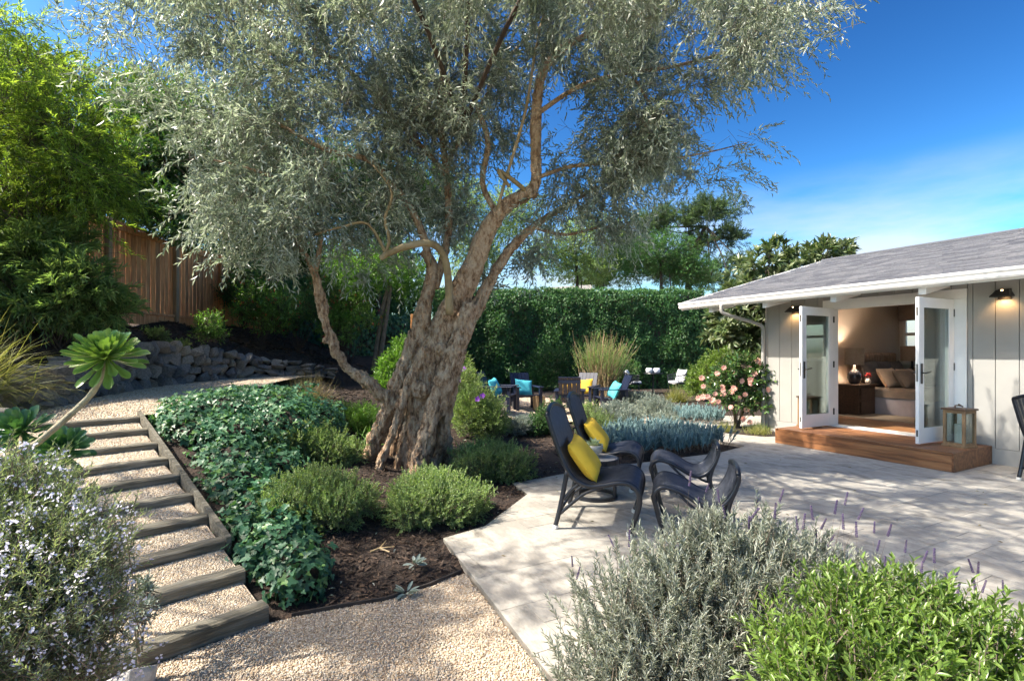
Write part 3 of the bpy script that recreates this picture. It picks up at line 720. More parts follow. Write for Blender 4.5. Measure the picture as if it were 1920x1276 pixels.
# thin edging strip between mulch and gravel
e0 = [(-1.3,3.02),(-1.05,3.13),(-.8,3.22),(-.55,3.42),(-.36,3.63)]
mb = MB()
for k in range(len(e0)-1):
    a, b = np.array(e0[k]), np.array(e0[k+1]); t = nrmz((b-a)[None])[0]; nn = np.array([-t[1], t[0]])*.006
    mb.prism([tuple(a-nn), tuple(b-nn), tuple(b+nn), tuple(a+nn)], -.08, .004)
tag(mb.build('bed_edging', M['edging']), 'thin black edging strip between bark mulch and tan gravel', 'edging')

# ================================================================ STONE RETAINING WALL
sw = root('stone_wall', (WALL[4][0], WALL[4][1], .9), 'low dry stacked wall of grey fieldstones holding the mulched bank', 'wall')
def stone_mesh(k):
    r = random.Random(k+40); bm = bmesh.new()
    for _ in range(15):
        v = Vector((r.gauss(0,1), r.gauss(0,1), r.gauss(0,1))); m_ = max(abs(v.x), abs(v.y), abs(v.z)); v = v.normalized()*.45+v/m_*.55
        bm.verts.new(v*(.86+.18*r.random()))
    res = bmesh.ops.convex_hull(bm, input=bm.verts)
    bmesh.ops.delete(bm, geom=[g for g in res['geom_interior'] if isinstance(g, bmesh.types.BMVert)], context='VERTS')
    bmesh.ops.bevel(bm, geom=bm.edges[:], offset=.025, segments=1, affect='EDGES')
    me = bpy.data.meshes.new('stone'); bm.to_mesh(me); bm.free(); me.materials.append(M['stone']); return me
SM = [stone_mesh(k) for k in range(12)]
WP = np.array([(x, y) for x, y, _, _ in WALL]); seg = np.linalg.norm(np.diff(WP, axis=0), axis=1); cum = np.concatenate([[0], np.cumsum(seg)])
def wall_at(t):
    k = min(np.searchsorted(cum, t, side='right')-1, len(seg)-1); f = (t-cum[k])/seg[k]
    a, b = np.array(WALL[k]), np.array(WALL[k+1]); d = (b-a)[:2]; d /= np.linalg.norm(d); return a*(1-f)+b*f, d
soff = np.array(woff(sw))
t = 0; 
rows = 4
for rrow in range(rows):
    t = -.05+.12*(rrow % 2)
    while t < cum[-1]:
        wdt = .13+.17*random.random(); p, d = wall_at(min(max(t+wdt/2, 0), cum[-1]-1e-4)); nn = np.array([d[1], -d[0]])   # towards the path
        hh = p[3]-p[2]+.08
        zc = p[2]-.03+hh*(rrow+.5)/rows+random.gauss(0, .012); hz = hh/rows*.66
        back = .10*(rrow/rows)
        c = p[:2]+nn*(.10-back+random.gauss(0, .02))
        o = bpy.data.objects.new('stone', SM[random.randrange(12)]); COL.objects.link(o); o.parent = sw
        o.location = (c[0]-soff[0], c[1]-soff[1], zc-soff[2])
        o.rotation_euler = (random.gauss(0, .25), random.gauss(0, .25), math.atan2(d[1], d[0])+random.gauss(0, .3))
        o.scale = (wdt*.60, .15+.05*random.random(), hz*(.95+.4*random.random()))
        t += wdt*(.9+.1*random.random())
for (x, y, z, s) in ((-4.62,4.55,.93,.15),(-4.75,4.75,.95,.14),(-4.45,4.3,.86,.12)):
    o = link('stone', SM[random.randrange(12)], sw, (x-soff[0], y-soff[1], z-soff[2])); o.scale = (s, s*.8, s*.7); o.rotation_euler = (.2, .1, random.random()*3)
# pale boulder at the foot of the steps
bo = link('boulder', SM[3].copy(), None, (-1.77,2.36,.0)); bo.scale = (.10,.11,.13); bo.data.materials.clear(); bo.data.materials.append(mat('pale_boulder', [(.33,.32,.31),(.5,.49,.47)], 5, .85, bump=.5))
tag(bo, 'pale rounded boulder beside the lowest timber step', 'boulder')

# ================================================================ TIMBER FENCE
fe = root('wooden_fence', (-7.5, 10, 2.15), 'tall redwood board fence on the bank, part hidden by foliage', 'fence')
y = 4.6; x0 = -7.5
rf = random.Random(3)
while y < 13.2:
    wdt = .135+.01*rf.random()
    mb = MB(); top = 3.98-.004*(y-9)+rf.gauss(0, .006)
    mb.bbox((x0-.01+rf.gauss(0, .003), y+.004, 2.30), (x0+.012, y+wdt-.004, top), .003); mb.build('board', M['redwood'], fe); y += wdt
for py in (5.3, 7.4, 9.45, 11.35, 13.1):
    MB().bbox((x0+.014, py-.045, 2.0), (x0+.104, py+.045, 4.03), .006).build('post', M['post'] if py in (9.45, 11.35) else M['redwood'], fe)
for k, (a, b) in enumerate(((5.35,7.35),(7.45,9.40),(9.5,11.30),(11.4,13.05))):
    MB().box((x0+.014, a, 2.10), (x0+.05, b, 2.305)).build('kickboard', M['redwood'], fe)
    MB().box((x0+.014, a, 2.315), (x0+.075, b, 2.36)).build('rail', M['redwood'], fe)
    MB().box((x0+.014, a, 3.86), (x0+.06, b, 3.94)).build('rail', M['redwood'], fe)
    MB().box((x0-.03, a-.05, 3.985), (x0+.06, b+.05, 4.02)).build('cap_rail', M['redwood'], fe)
f2 = root('fence_end_panel', (-7.2,13.5,2.1), 'short angled orange wood fence panel at the end of the fence', 'fence panel')
for k in range(5):
    a = np.array([-7.45, 13.3])+np.array([.55,.5])*.2*k*1.2; MB().prism([tuple(a), tuple(a+np.array([.12,.11])), tuple(a+np.array([.105,.125])), tuple(a+np.array([-.015,.015]))], 2.1, 3.75-.05*k).build('board', M['stake'], f2)
sk = MB().bbox((-1.97,9.96,.3),(-1.90,10.04,2.28),.006).build('stake', M['stake']); tag(sk, 'orange wooden stake standing behind the olive trunk', 'stake')
# ================================================================ HOUSE
MH = Matrix(((HU[0], HV[0], 0, HP[0]), (HU[1], HV[1], 0, HP[1]), (0, 0, 1, 0), (0, 0, 0, 1)))   # (along, inward, up) -> world
def hbox(a, b): return MB(MH).box(a, b)
house = root('house', H(0, 0, 0), 'low house with warm grey board siding and shallow grey shingle roof', 'house')
OS0, OS1, OZ0, OZ1 = .40, 2.15, .25, 2.31          # door opening
SL = .2614; EW, EZ, RW = -.75, 2.60, 4.30
def roofz(wv): return EZ+SL*(wv-EW) if wv <= RW else EZ+SL*(RW-EW)-SL*(wv-RW)
wall = hbox((2.15,.02,0),(3.36,.13,2.72)).build('front_wall', M['siding'], house)
for a, b in (((-5.5,.02,0),(.40,.13,2.72)), ((.40,.02,OZ1),(2.15,.13,2.72))): hbox(a, b).build('wall_panel', M['siding'], wall)
hbox((-5.5,-.010,0),(0.0-.004,.018,.215)).build('base_board', M['siding'], wall); hbox((2.424,-.010,0),(3.36,.018,.215)).build('base_board', M['siding'], wall)
s = 3.375
while s > -5.3:
    s2 = s-.245
    def board(a, b, z0, z1):
        if a-b > .02: hbox((b+.004, -.014, z0), (a-.004, .019, z1)).build('siding_board', M['siding'], wall)
    ta, tb = OS1+.15, OS0-.15
    if s2 >= ta-.001 or s <= tb+.001: board(s, s2, .22, 2.71)
    else:
        if s > ta: board(s, ta, .22, 2.71)
        if s2 < tb: board(tb, s2, .22, 2.71)
        board(min(s, ta), max(s2, tb), OZ1+.145, 2.71)
    s = s2
gp = [(.02, 0), (4.82, 0), (4.82, 2.72), (4.3, roofz(4.3)-.12), (.02, 2.70)]
mb = MB(MH); n = len(gp)
mb.add([(3.362, p, q) for p, q in gp]+[(3.40, p, q) for p, q in gp], [tuple(range(n)), tuple(range(2*n-1, n-1, -1))]+[(i, (i+1) % n, n+(i+1) % n, n+i) for i in range(n)])
mb.build('gable_wall', M['siding'], house)
hbox((3.377,-.03,.0),(3.425,.06,2.66)).build('corner_board', M['siding'], house)
# door casing
tr = hbox((OS0-.145,-.032,OZ1+.002),(OS1+.145,.0,OZ1+.142)).build('door_casing', M['white'], house)
for a, b in ((OS0-.145, OS0-.0), (OS1, OS1+.145)): hbox((a,-.032,.252),(b,0,OZ1)).build('jamb', M['white'], tr)
for a, b in ((OS0-.0, OS0+.02), (OS1-.02, OS1)): hbox((a,.001,.252),(b,.15,OZ1)).build('jamb', M['white'], tr)
hbox((OS0,.001,OZ1-.02),(OS1,.15,OZ1+.001)).build('head_jamb', M['white'], tr)
hbox((OS0-.1,-.06,.251),(OS1+.1,.16,.272)).build('threshold', M['white'], tr)
# roof
def slope_slab(s0, s1, w0, w1, t0, t1):
    V = [(a, b, roofz(b)+t) for a in (s0, s1) for b in (w0, w1) for t in (t0, t1)]
    return MB(MH).add(V, [(0,1,3,2),(4,6,7,5),(0,4,5,1),(2,3,7,6),(0,2,6,4),(1,5,7,3)])
RS0, RS1 = -6.5, 4.85
roof = slope_slab(RS0, RS1, EW, RW, -.045, -.012).build('roof', M['soffit'], house)
slope_slab(RS0, RS1, RW+.002, 5.6, -.06, 0).build('back_slope', M['shingle'], roof)
slope_slab(RS1+.002, RS1+.03, EW, RW, -.17, .012).build('rake_board', M['white'], roof)
sh = []; rsh = random.Random(9)
cw = .136; k = 0; wv = EW-.03
while wv < RW-.05:
    s = RS1+.02-rsh.random()*.15
    while s > -3.2:
        L = rsh.uniform(.14, .36); th = rsh.choice((.006, .008, .010)); ex = cw+rsh.choice((0, 0, .006))
        a, b = s, s-L+.004
        w0, w1 = wv-(ex-cw), wv+cw+.03
        V = [(a,w0,roofz(w0)-.010),(b,w0,roofz(w0)-.010),(b,w1,roofz(w1)-.011),(a,w1,roofz(w1)-.011),(a,w0,roofz(w0)+th),(b,w0,roofz(w0)+th),(b,w1,roofz(w1)-.004),(a,w1,roofz(w1)-.004)]
        sh.append(((HP[0]+HU[0]*s+HV[0]*wv)**2+(HP[1]+HU[1]*s+HV[1]*wv)**2+(0 if s > -.9 else 900), V)); s -= L
    wv += cw
sh.sort(key=lambda t: t[0]); rest = MB(MH)
BF = [(0,3,2,1),(4,5,6,7),(0,1,5,4),(1,2,6,5),(2,3,7,6),(3,0,4,7)]
for k, (d, V) in enumerate(sh):
    mb = MB(MH) if k < 300 else rest
    mb.add(V, BF)
    if k < 300: mb.build('shingle', M['shingle'], roof)
rest.build('shingle_field', M['shingle'], roof)['kind'] = 'stuff'
MB(MH).tube([(RS0, RW, roofz(RW)+.012), (RS1+.02, RW, roofz(RW)+.012)], .035, 6).build('ridge_cap', M['shingle'], roof)
# fascia, gutter, rafter tails, downspout
hbox((RS0,EW-.025,EZ-.16),(RS1+.03,EW-.001,EZ-.012)).build('fascia', M['white'], roof)
gut = MB(MH); prof = [(-.026,-.135),(-.09,-.135),(-.105,-.11),(-.105,-.075),(-.125,-.045),(-.125,-.012),(-.115,-.012),(-.115,-.04),(-.095,-.07),(-.095,-.105),(-.085,-.125),(-.032,-.125),(-.032,-.012),(-.026,-.012)]
n = len(prof); V = [(a, EW+p, EZ+q) for a in (RS0, RS1+.03) for p, q in prof]
gut.add(V, [tuple(range(n)), tuple(range(2*n-1, n-1, -1))]+[(i, (i+1) % n, n+(i+1) % n, n+i) for i in range(n)])
gut.build('gutter', M['white'], roof)
for s in (4.15, 2.94, 1.72, .5, -.72, -1.94, -3.16):
    V = []
    for a in (s-.045, s+.045):
        V += [(a, EW+.03, EZ-.25), (a, -.016, roofz(0)-.30), (a, -.016, roofz(0)-.048), (a, EW+.03, roofz(EW+.03)-.048)]
    MB(MH).add(V, [(0,1,2,3),(7,6,5,4),(0,4,5,1),(1,5,6,2),(2,6,7,3),(3,7,4,0)]).build('rafter_tail', M['white'], roof)
dp, dr = smooth_path([(3.80,EW-.075,EZ-.13),(3.80,EW-.07,EZ-.26),(3.74,EW+.05,EZ-.33),(3.50,-.16,EZ-.50),(3.44,-.075,EZ-.60),(3.44,-.07,EZ-.75),(3.44,-.07,1.2),(3.44,-.07,.15),(3.44,-.09,.05)], [.036]*9, 4)
MB(MH).tube(dp, dr, 10).build('downspout', M['siding'], house, smooth=True)
MB(MH).lathe([(.046,0),(.05,.01),(.05,.05),(.042,.06)], 10, (3.44,-.07,.07)).build('downspout_boot', M['siding'], house)
# interior shell
room = hbox((-2.6,.14,.10),(3.27,4.70,.249)).build('room_floor', M['floorwood'], house)
hbox((3.272,.135,.25),(3.355,4.70,2.80)).build('bedroom_wall', M['tan'], house)
hbox((-2.70,.135,.25),(-2.602,4.70,2.80)).build('bedroom_wall', M['tan'], house)
hbox((-2.60,.132,.25),(.375,.142,2.74)).build('bedroom_wall', M['tan'], house); hbox((2.175,.132,.25),(3.27,.142,2.74)).build('bedroom_wall', M['tan'], house); hbox((.375,.132,2.34),(2.175,.142,2.74)).build('bedroom_wall', M['tan'], house)
hbox((-2.6,.145,2.745),(3.27,4.70,2.79)).build('bedroom_ceiling', M['ceil'], house)
ww = hbox((-2.7,4.702,0),(3.36,4.82,1.28)).build('window_wall', M['ceil'], house)
hbox((-2.7,4.702,2.36),(3.36,4.82,2.74)).build('upper_panel', M['ceil'], ww)
for a, b in ((2.46,2.70),(.705,.90),(-2.7,-1.605)): hbox((a,4.702,1.281),(b,4.82,2.359)).build('pier', M['ceil'], ww)
hbox((3.215,4.702,1.281),(3.36,4.82,2.359)).build('pier', M['ceil'], ww)
hbox((.3,4.50,1.255),(3.26,4.698,1.30)).build('window_shelf', M['white'], house)
def window(s0, s1):
    f = MB(MH)
    f.box((s0,4.715,1.29),(s0+.06,4.79,2.355)); f.box((s1-.06,4.715,1.29),(s1,4.79,2.355)); f.box((s0+.061,4.716,1.29),(s1-.061,4.789,1.36)); f.box((s0+.061,4.716,2.29),(s1-.061,4.789,2.355)); f.box((s0+.061,4.717,1.93),(s1-.061,4.788,2.0))
    o = f.build('window', M['white'], house)
    hbox((s0+.055,4.745,1.355),(s1-.055,4.751,1.935)).build('pane', M['winglass'], o); hbox((s0+.055,4.745,1.995),(s1-.055,4.751,2.295)).build('pane', M['winglass'], o)
window(2.705, 3.212); window(1.70, 2.455); window(.905, 1.695); window(.005, .70); window(-.75, .0); window(-1.6, -.76)  # last three are unseen windows, added to let more daylight into the room
rs = root('roman_shade', H(2.95,4.6,2.1), 'taupe folded roman shade above the bedroom window', 'blind')
for k in range(3): hbox((2.70,4.62-.02*k,2.28+.13*k-(.0)),(3.25,4.66-.02*k,2.42+.13*k)).build('fold', M['taupe'], rs)
# deck step
dk = root('deck_step', H(1.2,-.55,0), 'low stained redwood deck step below the open glass doors', 'deck')
nb = 8; wd = 1.10/nb
for k in range(nb): MB(MH).bbox((.002,-1.12+wd*k+.003,.215),(2.418,-1.12+wd*(k+1)-.003,.25),.004).build('deck_board', M['deckwood'], dk)
for k in range(2): hbox((.0,-1.142,.004+.106*k),(2.42,-1.122,.106+.106*k)).build('front_board', M['deckwood'], dk)
for a, b in ((-.022,-.002),(2.422,2.442)): hbox((a,-1.142,.004),(b,-.02,.248)).build('side_board', M['deckwood'], dk)
hbox((.02,-1.11,.0),(2.40,-.03,.212)).build('frame', M['darkwood'], dk)

# doors: x along the leaf from hinge to free edge, y thickness
def door(hinge_s, ang, label):
    r = root('glass_door', H(hinge_s, -.035, .275), label, 'door')
    out = -HV; t = math.atan2(out[1], out[0])+ang
    Mx = Matrix.Translation(r.location) @ Matrix.Rotation(t, 4, 'Z')
    Wd, Ht, T = .895, 2.03, .045
    f = MB(Mx); f.bbox((0,-T/2,0),(.115,T/2,Ht),.003); f.bbox((Wd-.115,-T/2,0),(Wd,T/2,Ht),.003)
    f.box((.114,-T/2+.001,.001),(Wd-.114,T/2-.001,.20)); f.box((.114,-T/2+.001,Ht-.13),(Wd-.114,T/2-.001,Ht-.001))
    f.build('frame', M['white'], r)
    b = MB(Mx)
    for sy in (-1, 1):
        y0, y1 = sorted((sy*(T/2-.012), sy*(T/2-.002)))
        b.box((.115,y0,.20),(.127,y1,Ht-.13)); b.box((Wd-.127,y0,.20),(Wd-.115,y1,Ht-.13)); b.box((.127,y0,.20),(Wd-.127,y1,.212)); b.box((.127,y0,Ht-.142),(Wd-.127,y1,Ht-.13))
    b.build('glazing_bead', M['white'], r)
    MB(Mx).box((.112,-.004,.197),(Wd-.112,.004,Ht-.127)).build('pane', M['glass'], r)
    h = MB(Mx)
    for sy in (-1, 1):
        h.bbox((Wd-.08,min(sy*.022,sy*.034),.83),(Wd-.035,max(sy*.022,sy*.034),1.11),.004)
        p, rr = smooth_path([(Wd-.058,sy*.03,.98),(Wd-.058,sy*.075,.98),(Wd-.09,sy*.085,.985),(Wd-.18,sy*.082,1.0)], [.010,.010,.009,.006], 3); h.tube(p, rr, 7)
    h.build('handle', M['black'], r, smooth=False)
    e = MB(Mx); e.box((Wd-.0005,-.012,.86),(Wd+.002,.012,1.10)); e.build('lock_plate', mat('steel_plate', [(.3,.3,.29)], 5, .35, metal=.8), r)
    e = MB(Mx); e.box((Wd-.0005,-.010,.10),(Wd+.003,.010,.19)); e.box((Wd-.0005,-.010,Ht-.26),(Wd+.003,.010,Ht-.14)); e.build('edge_bolt', M['black'], r)
    for z in (.18, 1.0, 1.78): MB(Mx).bbox((-.03,-.03,z),(.012,.03,z+.11),.004).build('hinge', M['black'], r)
    return r
door(OS0+.02, -.055, 'open white glazed door standing nearest the right hand lantern')
door(OS1-.02, .0, 'open white glazed door beside the house corner and downspout')

# wall lamps
def wall_lamp(s, label):
    r = root('wall_lamp', H(s, -.014, 2.30), label, 'wall lamp', 'lit black lamps on the house front')
    hbox((s-.07,-.030,2.26),(s+.07,-.0145,2.40)).build('back_plate', M['black'], r)
    V = [(s-.065,-.031,2.385),(s+.065,-.031,2.385),(s+.065,-.10,2.385),(s-.065,-.10,2.385),(s-.105,-.031,2.305),(s+.105,-.031,2.305),(s+.105,-.20,2.297),(s-.105,-.20,2.297)]
    Vi = [(a*.0+q[0], q[1], q[2]-.012) for a, q in zip(range(8), V)]
    mb = MB(MH); mb.add(V+Vi, [(0,1,2,3),(0,4,5,1),(1,5,6,2),(2,6,7,3),(3,7,4,0),(8,9,10,11),(8,12,13,9),(9,13,14,10),(10,14,15,11),(11,15,12,8),(4,5,13,12),(5,6,14,13),(6,7,15,14),(7,4,12,15)])
    mb.build('shade', M['black'], r)
    MB(MH).lathe([(.004,0),(.022,.012),(.026,.03),(.018,.05),(.012,.06)], 10, (s,-.10,2.322)).build('bulb', emit_mat('warm_bulb', (1,.62,.28), 5), r, smooth=True)
    ld = bpy.data.lights.new('lamp_light', 'SPOT'); ld.energy = 1.4; ld.color = (1,.56,.22); ld.shadow_soft_size = .04; ld.spot_size = math.radians(120); ld.spot_blend = .5
    lo = bpy.data.objects.new('lamp_light', ld); COL.objects.link(lo); lo.parent = r; lo.location = Vector(H(s,-.11,2.28))-r.location
    lo.rotation_euler = Vector((HV[0]*.45, HV[1]*.45, -1)).to_track_quat('-Z', 'Y').to_euler()
wall_lamp(-.155, 'lit black metal lamp on siding right of the open doors')
wall_lamp(2.80, 'lit black metal lamp left of the doors, near the downspout')

# lanterns
def lantern(s, wv, label, rz):
    r = root('lantern', H(s, wv, .251), label, 'lantern', None)
    Mx = Matrix.Translation(r.location) @ Matrix.Rotation(rz, 4, 'Z'); a = .112; h = .50
    for sx in (-1, 1):
        for sy in (-1, 1): MB(Mx).bbox((sx*a-.017,sy*a-.017,.03),(sx*a+.017,sy*a+.017,h),.003).build('post', M['lanternwood'], r)
    b = MB(Mx); b.bbox((-a-.03,-a-.03,0),(a+.03,a+.03,.03),.004); b.build('base', M['lanternwood'], r)
    for z0, z1 in ((.031,.06),(h-.04,h-.001)):
        for sg in (-1, 1):
            MB(Mx).box((-a+.018,sg*a-.012,z0),(a-.018,sg*a+.012,z1)).build('rail', M['lanternwood'], r); MB(Mx).box((sg*a-.012,-a+.018,z0),(sg*a+.012,a-.018,z1)).build('rail', M['lanternwood'], r)
    c = MB(Mx); c.bbox((-a-.035,-a-.035,h+.001),(a+.035,a+.035,h+.025),.005); c.build('lid', M['darkwood'], r)
    for sg in (-1, 1):
        MB(Mx).box((-a+.015,sg*a-.002,.061),(a-.015,sg*a+.002,h-.041)).build('pane', M['glass'], r); MB(Mx).box((sg*a-.002,-a+.015,.061),(sg*a+.002,a-.015,h-.041)).build('pane', M['glass'], r)
    MB(Mx).lathe([(.055,.031),(.056,.04),(.056,.30),(.048,.31),(.03,.305)], 16).build('candle', M['candle'], r, smooth=False)
    p, rr = smooth_path([(-.09,0,h+.03),(-.05,.02,h+.06),(.02,-.01,h+.055),(.09,.01,h+.04),(.05,.03,h+.07),(-.02,.0,h+.075)], [.009]*6, 4)
    MB(Mx).tube(p, rr, 6).build('rope_handle', M['darkwood'], r)
lantern(.16, -.50, 'wooden lantern with white candle at the right deck corner', .36)
lantern(2.30, -.42, 'wooden lantern behind the glass of the left door', .48)
hbox((-.66,-.06,.95),(-.52,-.0145,1.18)).build('outlet_box', M['white'], house)

# ---------------------------------------------------------------- bedroom
def pillow(wd, ht, th, n=14, pin=.07):
    V = []; F = []
    g = np.linspace(-1, 1, n+1)
    for sg in (1, -1):
        for i in range(n+1):
            for j in range(n+1):
                u, v = g[i], g[j]
                t = th/2*max(0, (1-u**4)*(1-v**4))**.55*(1+.05*math.sin(u*5+v*3))
                V.append((u*wd/2*(1-pin*(1-v*v)), v*ht/2*(1-pin*(1-u*u)), sg*t))
    m = (n+1)**2
    for q in range(2):
        for i in range(n):
            for j in range(n):
                a = q*m+i*(n+1)+j; f = [a, a+n+1, a+n+2, a+1]
                F.append(f if q == 0 else f[::-1])
    return V, F
def place_pillow(name, wd, ht, th, m, pos, xdir, up, label, cat='pillow', group=None, pin=.07):
    x = Vector(xdir).normalized(); y = Vector(up); y = (y-x*y.dot(x)).normalized(); z = x.cross(y)
    V, F = pillow(wd, ht, th, pin=pin); me = mesh_from(name, V, F, m, True)
    o = link(name, me); o.matrix_world = Matrix(((x.x,y.x,z.x,pos[0]),(x.y,y.y,z.y,pos[1]),(x.z,y.z,z.z,pos[2]),(0,0,0,1)))
    return tag(o, label, cat, group)
HVv = Vector((HV[0], HV[1], 0)); HUv = Vector((HU[0], HU[1], 0)); ZU = Vector((0, 0, 1))
bed = root('bed', H(2.0, 3.4, .25), 'wide bed with padded headboard and lilac grey skirt', 'bed')
MB(MH).bbox((1.02,2.62,.252),(3.12,4.18,.60),.02).build('skirt', M['skirt'], bed)
MB(MH).bbox((1.0,2.60,.602),(3.12,4.2,.80),.05).build('mattress', M['taupe'], bed)
hb = MB(MH); hb.bbox((3.13,2.55,.3),(3.23,4.26,1.47),.03); hbo = hb.build('headboard', M['head'], bed)
for k in range(16): MB(MH).lathe([(.01,-.02),(.05,.0),(.055,.16),(.05,.20),(.01,.23)], 8, (3.16, 2.60+.107*k, 1.30)).build('tuft', M['head'], hbo, smooth=True)
for k, (wv, l) in enumerate(((2.88,'charcoal square pillow against the headboard, nearest the lit lamp'),(3.4,'charcoal square pillow in the middle of the headboard'),(3.9,'charcoal square pillow against the headboard, nearest the window'))):
    place_pillow('pillow', .56, .56, .2, M['greyfab'], H(2.96,wv,1.08), HVv, ZU*.95+HUv*.3, l)
place_pillow('pillow', .62, .46, .2, M['cream'], H(2.66,2.98,1.00), HVv, ZU*.85+HUv*.5, 'cream pillow leaning behind the brown pillow on the bed')
place_pillow('pillow', .62, .46, .2, M['cream'], H(2.66,3.75,.98), HVv, ZU*.85+HUv*.5, 'cream pillow at the window side behind the patterned cushion')
place_pillow('pillow', .60, .45, .22, M['taupe'], H(2.42,3.15,.98), HVv, ZU*.75+HUv*.6, 'brown crumpled pillow at the front of the bed')
chev = mat('chevron_fabric', [(.05,.035,.03)], 5, .85); nt = chev.node_tree
wv_ = nt.nodes.new('ShaderNodeTexWave'); wv_.wave_profile = 'TRI'; wv_.inputs['Scale'].default_value = 9; wv_.inputs['Distortion'].default_value = 2.5; wv_.inputs['Detail'].default_value = 0; wv_.inputs['Detail Scale'].default_value = 4
tcn = nt.nodes.new('ShaderNodeTexCoord'); rr_ = ramp(nt, [(.035,.022,.02),(.32,.2,.12)], [.45,.6]); wv_.bands_direction = 'Y'
nt.links.new(tcn.outputs['Object'], wv_.inputs['Vector']); nt.links.new(wv_.outputs['Fac'], rr_.inputs['Fac']); nt.links.new(rr_.outputs['Color'], nt.nodes['Principled BSDF'].inputs['Base Color'])
place_pillow('pillow', .46, .46, .18, chev, H(2.30,3.62,1.02), HVv, ZU*.85+HUv*.45, 'dark chevron patterned cushion at the front of the bed')
V = []; F = []; nn_ = 12
for i in range(nn_+1):
    for j in range(nn_+1):
        s_ = 1.05+.95*i/nn_-.12*j/nn_; wv = 2.57+1.3*j/nn_; z = .815+.02*math.sin(i*1.7+j)+.012*math.sin(j*2.3)
        if j == 0: z = .60+.03*math.sin(i*2)
        if j == 1: z = .79; wv = 2.57+.03*math.sin(i*1.3)
        V.append((s_, wv, z))
for i in range(nn_):
    for j in range(nn_): F.append((i*(nn_+1)+j, i*(nn_+1)+j+1, (i+1)*(nn_+1)+j+1, (i+1)*(nn_+1)+j))
th_ = MB(MH).add(V, F).build('throw_blanket', M['cream'], smooth=True); md = th_.modifiers.new('thick', 'SOLIDIFY'); md.thickness = .02; md.offset = 0
tag(th_, 'cream throw blanket spread over the foot of the bed', 'blanket')
ns = root('nightstand', H(2.95,2.25,.25), 'dark wooden nightstand with two drawers beside the bed', 'nightstand')
hbox((2.72,1.93,.252),(3.22,2.52,.83)).build('body', M['darkwood'], ns); hbox((2.69,1.90,.832),(3.24,2.55,.875)).build('top', M['darkwood'], ns)
for z in (.30, .57): MB(MH).bbox((2.70,1.97,z),(2.719,2.48,z+.23),.004).build('drawer', M['darkwood'], ns)
def table_lamp(s, wv, z, sr, sh_, bz, label, lit, sm, bm_):
    r = root('table_lamp', H(s, wv, z), label, 'table lamp')
    MB(MH).lathe([(.07,0),(.11,.05),(.135,.14),(.12,.22),(.06,.29),(.025,.32),(.02,bz)], 16, (s,wv,z)).build('base', bm_, r, smooth=True)
    MB(MH).lathe([(sr,0),(sr,sh_),(sr-.006,sh_),(sr-.006,0),(sr,0)], 20, (s,wv,z+bz), cap=False).build('lamp_shade', sm, r)
    if lit:
        MB(MH).lathe([(.005,0),(.03,.03),(.03,.06),(.01,.09)], 10, (s,wv,z+bz+.08)).build('bulb', emit_mat('lamp_bulb', (1,.6,.3), 12), r, smooth=True)
        ld = bpy.data.lights.new('lamp_light', 'POINT'); ld.energy = 11; ld.color = (1,.84,.68); ld.shadow_soft_size = .05
        lo = bpy.data.objects.new('lamp_light', ld); COL.objects.link(lo); lo.parent = r; lo.location = Vector(H(s,wv,z+bz+.2))-r.location
table_lamp(2.93, 2.16, .877, .175, .35, .40, 'lit table lamp with taupe drum shade and rounded smoky glass base', True, M['shade'], M['lampbase'])
n2 = root('nightstand', H(2.85,4.42,.25), 'dark nightstand on the window side of the bed', 'nightstand')
hbox((2.66,4.24,.252),(3.10,4.49,.85)).build('body', M['darkwood'], n2); hbox((2.64,4.225,.852),(3.12,4.495,.88)).build('top', M['darkwood'], n2)
table_lamp(2.86, 4.36, .882, .22, .34, .46, 'table lamp with brown drum shade in front of the window', False, M['head'], M['lampbase'])
va = root('flower_vase', H(2.80,2.42,.877), 'small white vase with red flowers on the nightstand', 'vase')
MB(MH).lathe([(.03,0),(.05,.03),(.055,.06),(.035,.10),(.025,.115)], 14, (2.80,2.42,.877)).build('vase', M['vase'], va, smooth=True)
fl = MB(MH)
for k in range(7):
    q = k*.9; fl.lathe([(.004,0),(.02,.012),(.024,.025),(.01,.032)], 7, (2.80+.045*math.cos(q),2.42+.045*math.sin(q),1.03+.022*(k % 3)))
    fl.tube([(2.80,2.42,.97),(2.80+.045*math.cos(q),2.42+.045*math.sin(q),1.04+.022*(k % 3))], .003, 4)
fl.build('flowers', M['red'], va)
rg = hbox((.9,1.55,.2505),(2.95,2.5,.262)).build('rug', M['rug']); tag(rg, 'pale woven rug on the bedroom floor beside the bed', 'rug')

# ================================================================ PATIO FURNITURE
def place(r, x, y, rz, z=0): r.location = (x, y, z); r.rotation_euler = (0, 0, rz); return r
PR = [(-.06,.985),(-.045,.93),(.00,.80),(.05,.66),(.11,.53),(.18,.445),(.30,.395),(.43,.41),(.55,.44),(.64,.435),(.70,.395),(.725,.32),(.705,.20),(.64,.0)]
CW = .66
def woven(prof, wd, parent, bow=0., name='woven_seat', n=15):
    """strands that run along the profile"""
    P3 = [(p[0], 0, p[1]) for p in prof]; P3, _ = smooth_path(P3, [0]*len(P3), 4); mb = MB()
    for k in range(n):
        y = -wd/2+.02+(wd-.04)*k/(n-1); f = 1-(2*y/wd)**2
        Q = [(p[0]-.03*bow*f*max(0, 1-i/(len(P3)*.3)), y, p[2]+bow*f*.065*max(0, 1-i/(len(P3)*.35))-.02*f*(.5 if bow else .3)) for i, p in enumerate(P3)]
        mb.tube(Q, (wd-.03)/(n-1)*.36, 6)
    return mb.build(name, M['rattan'], parent, keep=False)
